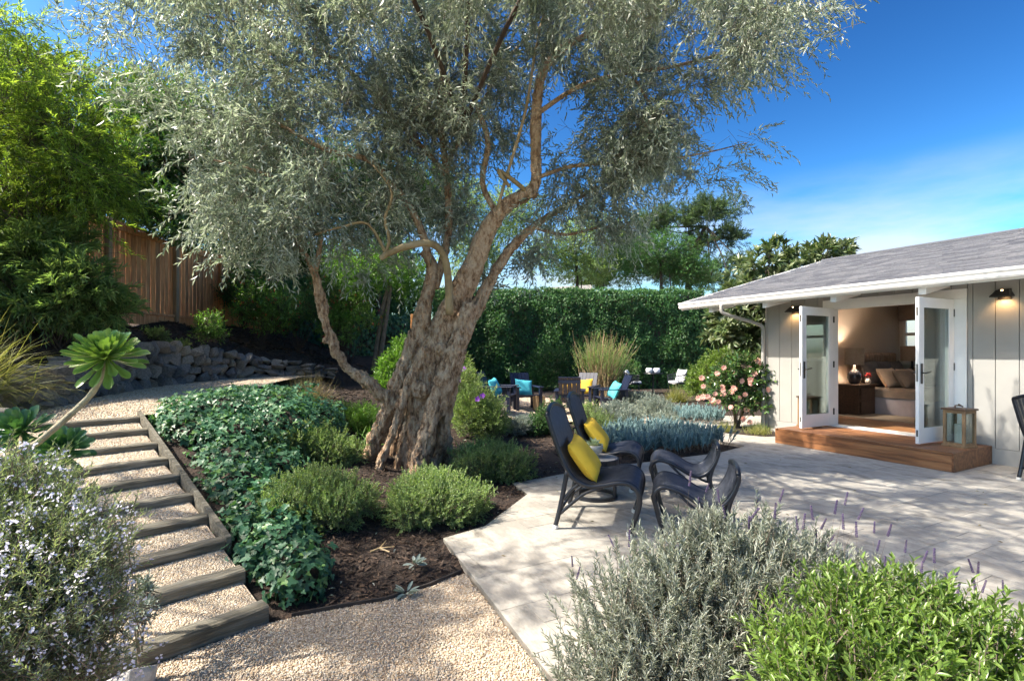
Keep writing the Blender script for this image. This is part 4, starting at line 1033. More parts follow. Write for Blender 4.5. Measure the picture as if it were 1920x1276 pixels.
def lounge_chair():
    r = root('lounge_chair', (0,0,0), 'x', 'chair', 'black woven lounge chairs on the patio')
    fp, _ = smooth_path([(p[0], 0, p[1]) for p in PR], [0]*len(PR), 4)
    for sy in (-1, 1):
        mb = MB(); y = sy*CW/2
        mb.tube([(p[0], y, p[2]) for p in fp[:-1]]+[(.64,y,.03)], .023, 10)
        q, _ = smooth_path([(.115,y,.52),(.085,y,.36),(.04,y,.14),(.01,y,.03)], [0]*4, 3); mb.tube(q, .021, 9)
        q, _ = smooth_path([(.055,y,.14),(.15,y,.23),(.27,y,.33),(.42,y,.395)], [0]*4, 3); mb.tube(q, .015, 8)
        q, _ = smooth_path([(.085,y,.26),(.14,y,.34),(.22,y,.41)], [0]*3, 3); mb.tube(q, .014, 8)
        mb.build('side_frame', M['blackframe'], r, smooth=True)
        for fx in (.64, .01): MB().lathe([(.020,0),(.025,.005),(.025,.032),(.020,.036)], 10, (fx,y,0)).build('foot_cap', M['foot'], r)
    q = [(-.06-.03*(1-t*t), t*CW/2, .985+.065*(1-t*t)) for t in np.linspace(-1, 1, 13)]; MB().tube(q, .022, 9).build('top_rail', M['blackframe'], r, smooth=True)
    for x_, z_, q_ in ((.715,.33,.017),(.04,.15,.014)): MB().tube([(x_,-CW/2,z_),(x_,CW/2,z_)], q_, 8).build('cross_rail', M['blackframe'], r, smooth=True)
    woven(PR[:11]+[(.718,.335)], CW, r, 1.0)
    return r
def ottoman():
    OP = [(-.07,.25),(-.088,.32),(-.05,.385),(.02,.405),(.15,.365),(.29,.285),(.38,.262),(.47,.30),(.54,.40),(.575,.50),(.575,.545)]
    r = root('ottoman', (0,0,0), 'x', 'ottoman', 'black woven ottomans facing the chairs')
    for sy in (-1, 1):
        y = sy*.27; mb = MB()
        q, _ = smooth_path([(0,y,.0),(-.04,y,.13)]+[(p[0], y, p[1]) for p in OP], [0]*13, 4); mb.tube(q, .021, 9)
        q, _ = smooth_path([(.56,y,.44),(.50,y,.27),(.52,y,.13),(.56,y,0)], [0]*4, 4); mb.tube(q, .02, 9)
        q, _ = smooth_path([(.10,y,.37),(.27,y,.22),(.46,y,.10),(.535,y,.085)], [0]*4, 3); mb.tube(q, .013, 7)
        mb.build('side_frame', M['blackframe'], r, smooth=True)
    MB().tube([(.575,-.27,.55),(.585,-.14,.575),(.587,0,.58),(.585,.14,.575),(.575,.27,.55)], .021, 9).build('top_rail', M['blackframe'], r, smooth=True)
    for x_, z_, q_ in ((-.075,.27,.018),(.525,.10,.013)): MB().tube([(x_,-.27,z_),(x_,.27,z_)], q_, 8).build('cross_rail', M['blackframe'], r, smooth=True)
    woven(OP, .54, r, 0, n=13)
    return r
CA = math.atan2(-.29, .957)
def cpt(o, x, y): c, s_ = math.cos(CA), math.sin(CA); return (o[0]+x*c-y*s_, o[1]+x*s_+y*c)
c1o = cpt((.37,4.48), 0, CW/2); c2o = (c1o[0]+.33, c1o[1]+1.34)
ch = lounge_chair(); ch['label'] = 'black woven lounge chair with yellow pillow, nearer the camera'; place(ch, *c1o, CA)
ch2 = copy_tree(ch); ch2['label'] = 'black woven lounge chair behind the round side table'; place(ch2, *c2o, CA)
ot = ottoman(); o1 = cpt((1.28,4.31), 0, .27); ot['label'] = 'black woven ottoman nearer the foreground lavender'; place(ot, *o1, CA)
ot2 = copy_tree(ot); ot2['label'] = 'black woven ottoman nearer the blue succulent bed'; o2 = (o1[0]+.27, o1[1]+1.08); place(ot2, *o2, CA)
cax = Vector((math.cos(CA), math.sin(CA), 0)); cay = Vector((-math.sin(CA), math.cos(CA), 0))
for o, l in ((c1o, 'yellow square pillow on the nearer lounge chair'), (c2o, 'yellow square pillow on the farther lounge chair')):
    p = cpt(o, .225, -.06)
    place_pillow('pillow', .41, .41, .15, M['yellow'], (p[0], p[1], .585), cay*1.0-cax*.04+ZU*.10, ZU*.80-cax*.60, l, group='yellow pillows on lounge chairs')
# round side table
tx, ty = .89, 5.48
tb = root('side_table', (tx, ty, 0), 'small round slatted side table between the lounge chairs', 'side table')
R = .235
for k in range(9):
    x0 = -R+2*R*k/9+.0025; x1 = -R+2*R*(k+1)/9-.0025; xm = (x0+x1)/2
    pts = [(x0, -math.sqrt(max(0, R*R-x0*x0))), (x1, -math.sqrt(max(0, R*R-x1*x1))), (x1, math.sqrt(max(0, R*R-x1*x1))), (x0, math.sqrt(max(0, R*R-x0*x0)))]
    pts = [q for i, q in enumerate(pts) if i == 0 or abs(q[0]-pts[i-1][0])+abs(q[1]-pts[i-1][1]) > 1e-5]
    c_, s_ = math.cos(1.0), math.sin(1.0)
    MB().prism([(tx+a*c_-b*s_, ty+a*s_+b*c_) for a, b in pts], .405, .421).build('slat', M['slate_top'], tb)
MB().lathe([(R+.002,.345),(R+.012,.35),(R+.012,.42),(R+.002,.424),(R+.002,.345)], 36, (tx,ty,0), cap=False).build('apron', M['blackframe'], tb)
MB().lathe([(R-.035,.0),(R+.0,.0),(R+.0,.035),(R-.035,.035),(R-.035,.0)], 36, (tx,ty,0), cap=False).build('base_ring', M['blackframe'], tb)
for k in range(3):
    q = 2*PI*k/3-.55; cx, cy = tx+(R-.017)*math.cos(q), ty+(R-.017)*math.sin(q)
    MB(Matrix.Translation((cx, cy, 0)) @ Matrix.Rotation(q, 4, 'Z')).box((-.012,-.025,.03),(.012,.025,.40)).build('leg', M['blackframe'], tb)
pt = root('potted_succulent', (tx-.02, ty-.02, .4215), 'pale rosette succulent in a stone bowl on the side table', 'potted plant')
MB().lathe([(.055,0),(.06,.005),(.045,.03),(.05,.04),(.085,.06),(.098,.10),(.10,.135),(.088,.135),(.08,.12),(.02,.115)], 20, (tx-.02,ty-.02,.4215)).build('bowl', M['pot'], pt, smooth=True)
T_SUC = (np.array([[0,0,0],[-.3,.3,.06],[-.5,.65,.1],[0,1,.12],[.5,.65,.1],[.3,.3,.06],[0,.5,-.08]], float), np.array([[0,6,1],[1,6,2],[2,6,3],[3,6,4],[4,6,5],[5,6,0]]))
def rosette(r, c, axis, radius, n, m, T=None, wd=.34, open_=1.0, name='leaf'):
    """a spiral of fleshy leaves, each a part"""
    ax = Vector(axis).normalized(); bx = ax.orthogonal().normalized(); by = ax.cross(bx); off = woff(r)
    tV, tF = T or T_AEO
    mes = [mesh_from(name, tV, tF, m, True)]
    for k in range(n):
        f = ((k+.5)/n)**.75; q = k*2.39996
        el = (1-f)*1.42-.22*open_*f+.07*random.gauss(0, 1)-(.22*open_ if f > .85 else 0)
        rad = bx*math.cos(q)+by*math.sin(q)
        y = (rad*math.cos(el)+ax*math.sin(el)).normalized(); z = (ax*math.cos(el)-rad*math.sin(el)).normalized(); x = y.cross(z)
        L = radius*(.38+.64*f**.7)*(1+.07*random.gauss(0, 1)); W = radius*wd*(.6+.45*f)
        p = Vector(c)+ax*(.10*radius*(1-f))+rad*radius*.03-off
        o = bpy.data.objects.new(name, mes[0]); COL.objects.link(o); o.parent = r
        o.matrix_local = Matrix(((x.x*W, y.x*L, z.x*L, p.x), (x.y*W, y.y*L, z.y*L, p.y), (x.z*W, y.z*L, z.z*L, p.z), (0,0,0,1)))
T_AEO = (np.array([[-.10,0,.0],[.10,0,.0],[-.14,.35,.02],[.14,.35,.02],[0,.35,-.05],[-.36,.65,.07],[.36,.65,.07],[0,.65,-.03],[-.5,.86,.12],[.5,.86,.12],[0,.86,.03],[-.3,.98,.13],[.3,.98,.13],[0,1.02,.10],[0,.35,.03],[0,.7,.03],[0,0,-.05]], float),
         np.array([[0,4,2],[0,16,4],[16,1,4],[1,3,4],[2,4,7],[2,7,5],[4,3,6],[4,6,7],[5,7,10],[5,10,8],[7,6,9],[7,9,10],[8,10,13],[8,13,11],[10,9,12],[10,12,13]]))
rosette(pt, (tx-.02,ty-.02,.545), (0.05,-.1,1), .115, 26, LF['pup'], T_SUC, .40, .6)

# ---------------------------------------------------------------- Adirondack chairs
def adirondack():
    r = root('adirondack_chair', (0,0,0), 'x', 'chair', 'navy adirondack chairs around the fire terrace')
    # x forward, width along y
    for k in range(5):
        y0 = -.265+.107*k; mb = MB(); c_ = .1
        V = []
        for y in (y0, y0+.10):
            V += [(-.10,y,.28),(-.08,y,.29),(-.345,y,.93),(-.365,y,.92)]
        mb.add(V, [(0,1,2,3),(7,6,5,4),(0,4,5,1),(1,5,6,2),(2,6,7,3),(3,7,4,0)]); mb.build('back_slat', M['navy'], r)
    for z, x in ((.42,-.165),(.78,-.315)): MB().box((x-.03,-.27,z),(x-.002,.27,z+.07)).build('back_rail', M['navy'], r)
    for k in range(5):
        x = -.05+.105*k; z = .30+.018*k
        MB().box((x,-.27,z),(x+.097,.27,z+.02)).build('seat_slat', M['navy'], r)
    for sy in (-1, 1):
        y = sy*.31
        MB().box((.40,y-.035,0),(.47,y+.035,.575)).build('leg', M['navy'], r); MB().box((-.22,y-.035,0),(-.15,y+.035,.575)).build('leg', M['navy'], r)
        MB().bbox((-.28,y-.07,.577),(.52,y+.07,.602),.008).build('arm_rest', M['navy'], r)
        ys = sorted((sy*.272, sy*.298)); MB().add([(-.20,ys[0],.16),(-.20,ys[1],.16),(.42,ys[1],.28),(.42,ys[0],.28),(-.20,ys[0],.28),(-.20,ys[1],.28),(.42,ys[1],.385),(.42,ys[0],.385)], BF).build('side_rail', M['navy'], r)
    return r
AD = [(.30,13.45,-1.25,'teal','navy adirondack chair with turquoise pillow near the ivy wall'),
      (-.42,12.25,-.25,'teal','navy adirondack chair half hidden behind the flowering shrub'),
      (1.42,12.55,1.42,'mustard','navy adirondack chair seen from behind, back slats to the camera'),
      (1.98,14.0,-2.05,'mustard','navy adirondack chair with mustard pillow facing left'),
      (2.62,13.0,-3.02,'teal','navy adirondack chair with turquoise pillow at the right of the terrace')]
for k, (x, y, a, pc, l) in enumerate(AD):
    c = adirondack() if k == 0 else copy_tree(c0)
    if k == 0: c0 = c
    c['label'] = l; place(c, x, y, a, max(.02, gz(x, y)+.02))
for k, (x, y, a, pc, l) in enumerate(AD):
    f = Vector((math.cos(a), math.sin(a), 0)); sd_ = Vector((-math.sin(a), math.cos(a), 0)); z0 = max(.02, gz(x, y)+.02)
    p = Vector((x, y, z0+.56))+f*.02
    place_pillow('pillow', .48, .44, .17, M[pc], p, sd_+ZU*(.1 if k % 2 else -.12), ZU*.9-f*.42,
                 ['turquoise pillow on the chair near the ivy wall','turquoise pillow on the chair behind the flowering shrub','mustard pillow on the chair seen from behind','mustard pillow on the chair facing left','turquoise pillow on the rightmost terrace chair'][k])
sp = at(1010, 757, 13.3)
lg = MB().lathe([(.14,0),(.16,.02),(.155,.2),(.165,.38),(.15,.40),(.05,.402)], 14, (.70,13.3,max(.02,gz(.7,13.3)))).build('log_stool', M['log'], smooth=False); tag(lg, 'tan log stool standing between the adirondack chairs', 'stool')

# ---------------------------------------------------------------- bistro set far back
def tub_chair():
    r = root('tub_chair', (0,0,0), 'x', 'chair', 'rope tub chairs at the small far table')
    arc = [(.30*math.cos(q)*1.0, .30*math.sin(q)) for q in np.linspace(math.radians(50), math.radians(310), 25)]
    hts = [.62+.14*math.exp(-((i-12)/6.5)**2) for i in range(25)]
    mb = MB(); mb.tube([(a, b, h) for (a, b), h in zip(arc, hts)], .014, 6); mb.build('top_rail', M['blackframe'], r, smooth=True)
    mb = MB()
    for i, ((a, b), h) in enumerate(zip(arc, hts)): mb.tube([(a*.92, b*.92, .36), (a, b, h)], .008, 4)
    for kk in range(4):
        mb.tube([(a*(.93+.02*kk), b*(.93+.02*kk), .36+(h-.36)*(kk+.5)/4) for (a, b), h in zip(arc, hts)], .010, 4)
    mb.build('rope_back', M['rattan'], r)
    MB().lathe([(.02,.35),(.27,.35),(.28,.36),(.27,.375),(.02,.375)], 18).build('seat', M['blackframe'], r)
    MB().lathe([(.02,.377),(.25,.377),(.262,.40),(.255,.435),(.22,.445),(.02,.447)], 18).build('seat_cushion', M['cushion'], r, smooth=True)
    for q in (.8, 2.35, -.8, -2.35):
        MB().tube([(.24*math.cos(q), .24*math.sin(q), .36), (.29*math.cos(q), .29*math.sin(q), 0)], .013, 6).build('leg', M['blackframe'], r)
    V, F = pillow(.44, .40, .14); Mx = Matrix.Translation((-.17,0,.62)) @ Matrix.Rotation(PI/2, 4, 'Z') @ Matrix.Rotation(math.radians(75), 4, 'X')
    MB(Mx).add(V, F).build('back_cushion', M['cushion'], r, smooth=True)
    return r
bz = max(.03, gz(5.4, 18.5))
tc1 = tub_chair(); tc1['label'] = 'dark rope tub chair with pale cushions left of the small table'; place(tc1, 4.35, 18.4, -.25, gz(4.35, 18.4)); tc1.scale = (1.12,)*3
tc2 = copy_tree(tc1); tc2['label'] = 'dark rope tub chair with pale cushions right of the small table'; place(tc2, 5.95, 18.5, 3.5, gz(5.95, 18.5))
bt = root('bistro_table', (5.2, 18.9, bz), 'small round dark table by the hedge holding two jars', 'table')
MB().lathe([(.02,.72),(.36,.72),(.37,.73),(.36,.745),(.02,.745)], 24, (5.2,18.9,bz)).build('table_top', M['blackframe'], bt)
MB().lathe([(.03,.0),(.03,.72)], 10, (5.2,18.9,bz)).build('pedestal', M['blackframe'], bt); MB().lathe([(.22,0),(.22,.02),(.05,.04)], 18, (5.2,18.9,bz)).build('foot', M['blackframe'], bt)
for k, (dx, l) in enumerate(((-.14, 'pale squat candle jar on the small far table, left one'), (.14, 'pale squat candle jar on the small far table, right one'))):
    j = MB().lathe([(.09,0),(.12,.03),(.125,.10),(.11,.17),(.09,.18),(.03,.182)], 14, (5.2+dx,18.9,bz+.746)).build('candle_jar', M['cushion'], smooth=True); tag(j, l, 'jar', 'candle jars on the far table')
# part of a dark chair at the right edge of the patio
ec = copy_tree(ch); ec['label'] = 'dark woven chair cut off by the right edge of the patio'; ec['group'] = 'black woven lounge chairs on the patio'; place(ec, 6.14, 5.85, .12)
# ================================================================ OLIVE TREE
def remesh(name, mb, m, parent, vox, disp):
    V = np.array(mb.V)-np.array(woff(parent)); me = mesh_from(name, V, mb.F, m, True)
    o = link(name, me, parent); md = o.modifiers.new('r', 'REMESH'); md.mode = 'VOXEL'; md.voxel_size = vox; md.use_smooth_shade = True
    sm = o.modifiers.new('s', 'SMOOTH'); sm.factor = .5; sm.iterations = 2
    dg = bpy.context.evaluated_depsgraph_get(); me2 = bpy.data.meshes.new_from_object(o.evaluated_get(dg)); o.modifiers.clear(); o.data = me2
    if not me2.materials: me2.materials.append(m)
    n = len(me2.vertices); co = np.empty(n*3, np.float32); me2.vertices.foreach_get('co', co); co = co.reshape(-1, 3)
    no = np.empty(n*3, np.float32); me2.vertices.foreach_get('normal', no); no = no.reshape(-1, 3)
    dv = np.array([disp(Vector(c)) for c in co.astype(float)]); co = co+no*dv[:, None]
    me2.vertices.foreach_set('co', co.astype(np.float32).ravel()); me2.update(); me2.polygons.foreach_set('use_smooth', np.ones(len(me2.polygons), bool)); return o
ol = root('olive_tree', (-1.25, 6.5, .05), 'huge gnarled old olive tree with silvery crown in the middle of the garden', 'tree')
def pts(L): return [at(a, b, d) for a, b, d in L]
tm = MB()
STR = [
 ([(775,925,6.5),(785,870,6.5),(795,760,6.5),(818,660,6.5),(850,580,6.5),(884,505,6.5),(915,430,6.45),(950,385,6.4),(1000,352,6.35),(1004,290,6.35),(1006,205,6.3),(1022,130,6.25),(1075,78,6.2),(1140,55,6.15),(1210,22,6.1),(1290,-40,6.0)], [.20,.20,.21,.21,.18,.145,.115,.10,.085,.075,.068,.06,.05,.04,.03,.02]),
 ([(668,930,6.5),(690,860,6.5),(722,785,6.5),(760,690,6.5),(790,600,6.5),(803,545,6.55),(808,495,6.6),(792,470,6.6)], [.11,.10,.115,.125,.11,.095,.08,.06]),
 ([(700,925,6.15),(714,870,6.15),(734,815,6.2),(760,735,6.25),(795,650,6.3)], [.07,.06,.065,.07,.05]),
 ([(775,915,6.1),(784,870,6.12),(806,800,6.18),(832,720,6.25),(862,640,6.3),(880,570,6.4)], [.12,.10,.115,.13,.12,.1]),
 ([(842,905,6.6),(836,840,6.6),(827,760,6.6),(842,670,6.6),(884,595,6.65),(923,520,6.7),(958,465,6.75),(1000,425,6.8),(1045,395,6.8),(1120,350,6.9)], [.11,.10,.11,.12,.10,.085,.07,.055,.045,.03]),
 ([(815,900,6.9),(822,820,6.9),(830,700,6.8)], [.15,.14,.13]),
 ([(745,880,6.8),(760,780,6.8),(800,650,6.7)], [.16,.15,.13]),
 ([(735,905,6.35),(752,840,6.4),(775,760,6.42),(806,680,6.42),(828,610,6.4)], [.05,.055,.06,.07,.06]),
 ([(815,905,6.35),(822,850,6.35),(838,780,6.38),(852,700,6.4)], [.06,.06,.075,.08]),
 ([(745,760,6.45),(715,738,6.4),(690,715,6.35),(655,692,6.3),(628,655,6.25),(612,605,6.2),(601,560,6.15),(590,515,6.1),(566,470,6.0),(520,410,5.9)], [.11,.10,.085,.085,.075,.062,.06,.052,.04,.022]),
 ([(838,905,6.2),(815,872,6.25),(790,850,6.35)], [.045,.05,.05]),
]
for P, R in STR:
    q, r_ = smooth_path(pts(P), R, 5); tm.tube(q, r_, 10)
for (px, py, d, r_) in ((826,655,6.3,.09),(850,690,6.3,.12),(872,505,6.4,.075),(1000,365,6.3,.075),(640,672,6.25,.08),(612,640,6.2,.065),(790,730,6.28,.12)):
    c = at(px, py, d); tm.lathe([(.001,-r_),(r_*.7,-r_*.7),(r_,0),(r_*.7,r_*.7),(.001,r_)], 8, tuple(c))
def bark_disp(c):
    a = mnoise.noise(Vector((c.x*9, c.y*9, c.z*2.2)))*.022
    b = mnoise.turbulence(Vector((c.x*22, c.y*22, c.z*9)), 4, False)*.030-.014
    g = -abs(mnoise.noise(Vector((c.x*6+3+.8*math.sin(c.z*2), c.y*6, c.z*1.0+1))))*.060+.016
    return (a+b+g)*(1 if c.z < 2.2 else .45)
remesh('trunk', tm, M['bark'], ol, .015, bark_disp)
def limb(P, R, m, name='branch', k=4):
    q, r_ = smooth_path(pts(P), R, k); mb = MB().tube(q, r_, 7); mb.build(name, m, ol, smooth=True)
limb([(843,590,6.22),(840,520,6.2),(830,475,6.15),(805,456,6.1),(765,461,6.05),(730,474,6.0),(713,485,6.0)], [.05,.047,.045,.044,.043,.038,.03], M['pale_bark'])
limb([(716,483,6.0),(730,452,6.0),(722,410,6.0),(735,360,6.0),(700,310,5.9)], [.024,.02,.018,.014,.01], M['pale_bark'])
limb([(725,478,6.0),(690,420,5.9),(640,425,5.8),(590,440,5.7)], [.02,.017,.014,.009], M['pale_bark'])
limb([(808,500,6.55),(785,420,6.5),(740,350,6.5),(690,300,6.4),(610,280,6.2),(500,220,6.0)], [.055,.05,.042,.036,.03,.018], M['bark'])
limb([(815,540,6.6),(840,440,6.7),(838,330,6.7),(825,220,6.7),(830,120,6.7),(850,-20,6.7)], [.06,.052,.044,.04,.034,.025], M['bark'])
limb([(935,405,6.4),(905,345,6.5),(915,270,6.6),(900,215,6.6),(888,182,6.6)], [.04,.038,.036,.034,.028], M['bark'])
limb([(925,420,6.45),(950,330,6.2),(985,210,6.1),(1005,90,6.0),(1030,-20,6.0)], [.022,.02,.018,.015,.012], M['pale_bark'])
limb([(1005,215,6.3),(1080,165,6.2),(1160,140,6.1),(1260,125,6.0),(1370,95,5.9),(1470,50,5.8),(1560,8,5.8)], [.032,.028,.024,.02,.015,.009,.004], M['bark'])
limb([(1003,335,6.35),(1070,312,6.4),(1150,305,6.4),(1240,300,6.4),(1330,285,6.4),(1405,266,6.4)], [.028,.024,.02,.015,.010,.004], M['bark'])
limb([(1140,55,6.15),(1180,130,6.2),(1230,210,6.2),(1290,270,6.2)], [.022,.018,.013,.006], M['bark'])
limb([(840,330,6.7),(740,220,6.6),(640,120,6.5),(520,60,6.4),(380,30,6.3)], [.035,.03,.026,.02,.012], M['bark'])
limb([(590,515,6.1),(600,430,6.0),(560,360,5.9),(480,320,5.8),(400,300,5.8)], [.035,.028,.022,.016,.01], M['bark'])
limb([(1000,425,6.8),(1060,440,6.9),(1130,425,7.0),(1200,430,7.1)], [.028,.022,.016,.008], M['bark'])
limb([(840,300,6.7),(900,200,7.0),(960,100,7.2),(1060,10,7.3)], [.03,.025,.02,.014], M['bark'])
limb([(990,362,6.35),(965,340,6.2),(935,320,6.1),(955,350,6.1)], [.03,.028,.026,.02], M['pale_bark'])

def px_blobs(L): return [(*at(a, b, d), rx, ry, rz) for a, b, d, rx, ry, rz in L]
OB = px_blobs([
 (330,40,6.6,1.1,1.0,.75),(500,130,6.4,1.2,1.3,1.0),(700,70,6.6,1.3,1.5,1.0),(900,60,6.4,1.2,1.4,.9),(1080,60,6.2,1.1,1.3,.8),(1240,60,6.1,.85,1.0,.6),(1370,60,5.9,.5,.6,.35),
 (1220,235,6.3,.75,.9,.6),(1310,170,6.1,.5,.7,.35),(1290,320,6.5,.45,.6,.28),(1110,310,6.5,.75,.9,.6),(1140,420,6.9,.55,.6,.35),(600,280,6.3,1.2,1.2,.9),(420,270,6.1,.7,.9,.8),
 (460,410,5.9,.65,.7,.5),(570,430,6.1,.7,.8,.5),(700,380,6.4,.8,.8,.7),(790,250,6.5,.9,1.0,.8),(930,220,6.7,.8,.9,.8),(500,500,5.8,.36,.4,.28),(610,530,5.9,.28,.3,.22),
 (990,480,7.2,.5,.6,.38),(940,545,7.4,.40,.4,.28),(880,390,7.0,.6,.6,.5),(690,480,6.2,.5,.5,.25),
 (700,-130,6.4,1.5,1.5,.7),(1000,-110,6.3,1.1,1.2,.6),(430,-80,6.4,1.0,1.1,.5)])+[(.4,4.6,5.0,1.0,.8,.55),(1.6,4.3,4.9,.8,.7,.4),(-1.2,4.3,5.2,1.0,.8,.6),(2.5,5.0,4.9,.6,.7,.4),(-2.6,4.4,5.0,.8,.7,.5),(.6,3.6,5.2,.7,.6,.35),(-.8,3.3,5.4,.7,.6,.35),(1.9,3.4,5.1,.6,.5,.3)]
OBL = [b for b in OB if b[0] < -.9]; OBR = [b for b in OB if b[0] >= -.9]
Pa, Oa = blob_points(OBL, 6000, .72, .15, clumps=330, cs=.155); Pb, Ob = blob_points(OBR, 4900, .75, .15, clumps=165, cs=.17)
Pc, Oc = blob_points([(-.5,2.5,5.5,.8,.6,.3),(.9,2.3,5.7,.8,.6,.3),(-1.9,2.8,5.5,.8,.6,.3),(2.1,2.7,5.5,.7,.6,.3),(-2.9,3.3,5.2,.7,.6,.35),(.2,1.6,5.8,.8,.5,.25),(1.6,1.6,5.7,.7,.5,.25),(-1.2,1.7,5.7,.8,.5,.25)], 1900, .8, .15, clumps=62, cs=.15)  # overhead clumps out of view, added to dapple the patio with shade
P = np.concatenate([Pa, Pb, Pc]); O = np.concatenate([Oa, Ob, Oc])
for e in ((-.4,2.3,5.5),(1.5,2.3,5.6),(-2.4,3.0,5.3)):
    q, rr = smooth_path([(-.6,6.3,4.3), (-.3+e[0]*.3,5.0,5.1), (e[0]*.7,3.8,5.4), e], [.03,.025,.02,.008], 4); MB().tube(q, rr, 7).build('branch', M['dark_twig'], ol, smooth=True)  # branches added to carry the overhead shade clumps
D = nrmz(O*.55+np.array([0, 0, -.12])+RNG.normal(size=O.shape)*.55); LL = .22+.26*RNG.random(len(P)); P0 = P-D*(LL*.5)[:, None]
out_tw = []
for (a, b, d), n, sp in (((1470,50,5.8),34,.30),((1540,14,5.8),14,.14),((1400,120,5.9),26,.30),((1395,268,6.4),12,.16),((1355,330,6.5),16,.2),((1330,120,5.9),24,.3),((1400,40,5.9),30,.3)):
    c = at(a, b, d); out_tw.append(c+RNG.normal(size=(n, 3))*np.array([sp, sp, sp*.6])*.6)
ex = np.concatenate(out_tw); P0 = np.concatenate([P0, ex]); LL = np.concatenate([LL, .30+.25*RNG.random(len(ex))])
D = np.concatenate([D, nrmz(np.array([.75, -.1, .0])+RNG.normal(size=ex.shape)*.5)])
lp, ld, ln_, ll, lw = sprig_leaves(P0, D, LL, 15, .080, .0165, .75, .45, .35, jit=.35)
fill(ol, 'crown', T_LEAF, lp, ld, ln_, ll, lw, LF['olive'], 0)
sv = stems(P0-D*(LL*.45)[:, None], D, LL*1.35, .0022, .35, 4)
V, F = sv; mk('twigs', V, F, M['twig'], ol)['kind'] = 'stuff'

# ================================================================ LEFT SIDE TREES
def tree(name, label, cat, trunkP, trunkR, blobs, leafm, n, group=None, barkm=None, limbs=True, **k):
    base = trunkP[0]; r = root(name, base, label, cat, group)
    q, rr = smooth_path(trunkP, trunkR, 4); mb = MB().tube(q, rr, 9)
    if limbs:
        for b in blobs[:16]:
            s0 = np.array(trunkP[-1 if len(trunkP) < 3 else random.randrange(1, len(trunkP))]); e = np.array(b[:3])
            mid = (s0+e)/2+RNG.normal(size=3)*.08*np.linalg.norm(e-s0)
            q, rr = smooth_path([s0, mid, e], [trunkR[-1]*.8, trunkR[-1]*.5, .008], 3); mb.tube(q, rr, 6)
    mb.build('trunk', barkm or M['dark_twig'], r, smooth=True)
    shell = k.pop('shell', .7); L = k.pop('L', .3); nl = k.pop('nl', 8); T = k.pop('T', T_LEAF); parts = k.pop('parts', 0)
    P, O = blob_points(blobs, n, shell, k.pop('lump', .2), clumps=k.pop('clumps', 0), cs=k.pop('cs', .2)); D = sprig_dir(O, k.pop('out', .8), k.pop('up', .3), k.pop('jit', .4)); LL = L*(.6+.8*RNG.random(len(P))); P0 = P-D*(LL*.5)[:, None]
    ps = sprig_leaves(P0, D, LL, nl, k.pop('ln', .06), k.pop('wd', .02), k.pop('ang', .9), k.pop('droop', .1), t0=k.pop('t0', .1))
    fill(r, 'crown', T, *ps, leafm, parts)
    V, F = stems(P0-D*(LL*.4)[:, None], D, LL*1.4, k.pop('stem', .004), .1); mk('twigs', V, F, barkm or M['dark_twig'], r)['kind'] = 'stuff'
    return r
def g3(x, y): return (x, y, gz(x, y)-.03)
b0 = at(120, 640, 8.0)
tree('fern_pine', 'feathery bright green fern pine sweeping over the fence at the left', 'tree', [g3(-7.0,7.6), at(118,560,7.8), at(125,420,7.8), at(110,280,7.7), at(60,180,7.6)], [.085,.075,.06,.045,.03],
     px_blobs([(20,130,7.2,.6,.8,.65),(40,240,7.2,.9,.9,.55),(130,300,7.3,.7,.8,.5),(60,360,7.3,.9,.9,.45),(170,350,7.5,.55,.7,.35),(200,270,7.8,.45,.6,.4),(110,210,7.4,.6,.7,.4),(30,420,7.2,.7,.7,.4),(-90,250,7.2,1.0,1,1.2),(15,60,7.4,.3,.5,.45),(120,140,8.4,.35,.5,.25)]),
     LF['fernpine'], 2600, L=.36, nl=18, ln=.085, wd=.011, ang=.75, droop=.35, up=.15, out=.7, clumps=230, cs=.17)
tree('fern_pine', 'unseen fern pine left of the view, added to shade gravel and steps', 'tree', [g3(-7.2,2.8), (-7.0,2.9,3.2), (-6.3,3.0,4.6), (-5.4,3.0,5.2)], [.09,.08,.06,.04],  # out of view; sparse clumps shaped to cast dapples on gravel and steps
     [(-6.6,2.8,4.9,.9,.9,.5),(-5.7,2.5,5.3,.8,.8,.45),(-5.2,3.3,5.6,.8,.8,.4),(-4.6,2.6,5.3,.6,.7,.35),(-6.2,3.6,5.7,.8,.7,.45),(-5.0,1.9,5.0,.6,.6,.35),(-7.3,3.4,4.2,.7,.8,.6)],
     LF['fernpine'], 700, L=.34, nl=16, ln=.09, wd=.014, ang=.75, droop=.35, up=.15, out=.7, clumps=42, cs=.15)
plant('fern_pine_shrub', 'low fern pine shrub with long narrow leaves in front of the fence', 'shrub', px_blobs([(30,480,7.0,.75,.6,.45),(120,530,7.0,.7,.55,.42),(60,570,6.9,.8,.6,.32),(195,575,7.3,.38,.42,.30),(110,450,7.2,.35,.4,.3),(-60,540,6.8,.8,.7,.6)]),
     LF['fernpine_low'], 1500, L=.34, nl=18, ln=.12, wd=.013, ang=.75, droop=.3, up=.4, base=g3(-6.2,7.0), stemm=M['dark_twig'])
tree('broadleaf_tree', 'dark glossy broadleaf tree leaning over the wooden fence', 'tree', [g3(-8.3,11.2), at(250,420,10.8), at(260,330,10.6)], [.10,.09,.06],
     px_blobs([(270,380,10.4,.85,.9,.55),(330,400,10.6,.6,.8,.45),(240,310,10.6,.9,.9,.6),(330,310,11,.8,.9,.7),(210,370,10.4,.5,.7,.4),(300,230,11.2,.9,1,.6),(390,350,11.3,.7,.9,.8),(350,440,10.2,.35,.5,.2)]),
     LF['darkleaf'], 3600, L=.3, nl=8, ln=.10, wd=.040, up=.2)
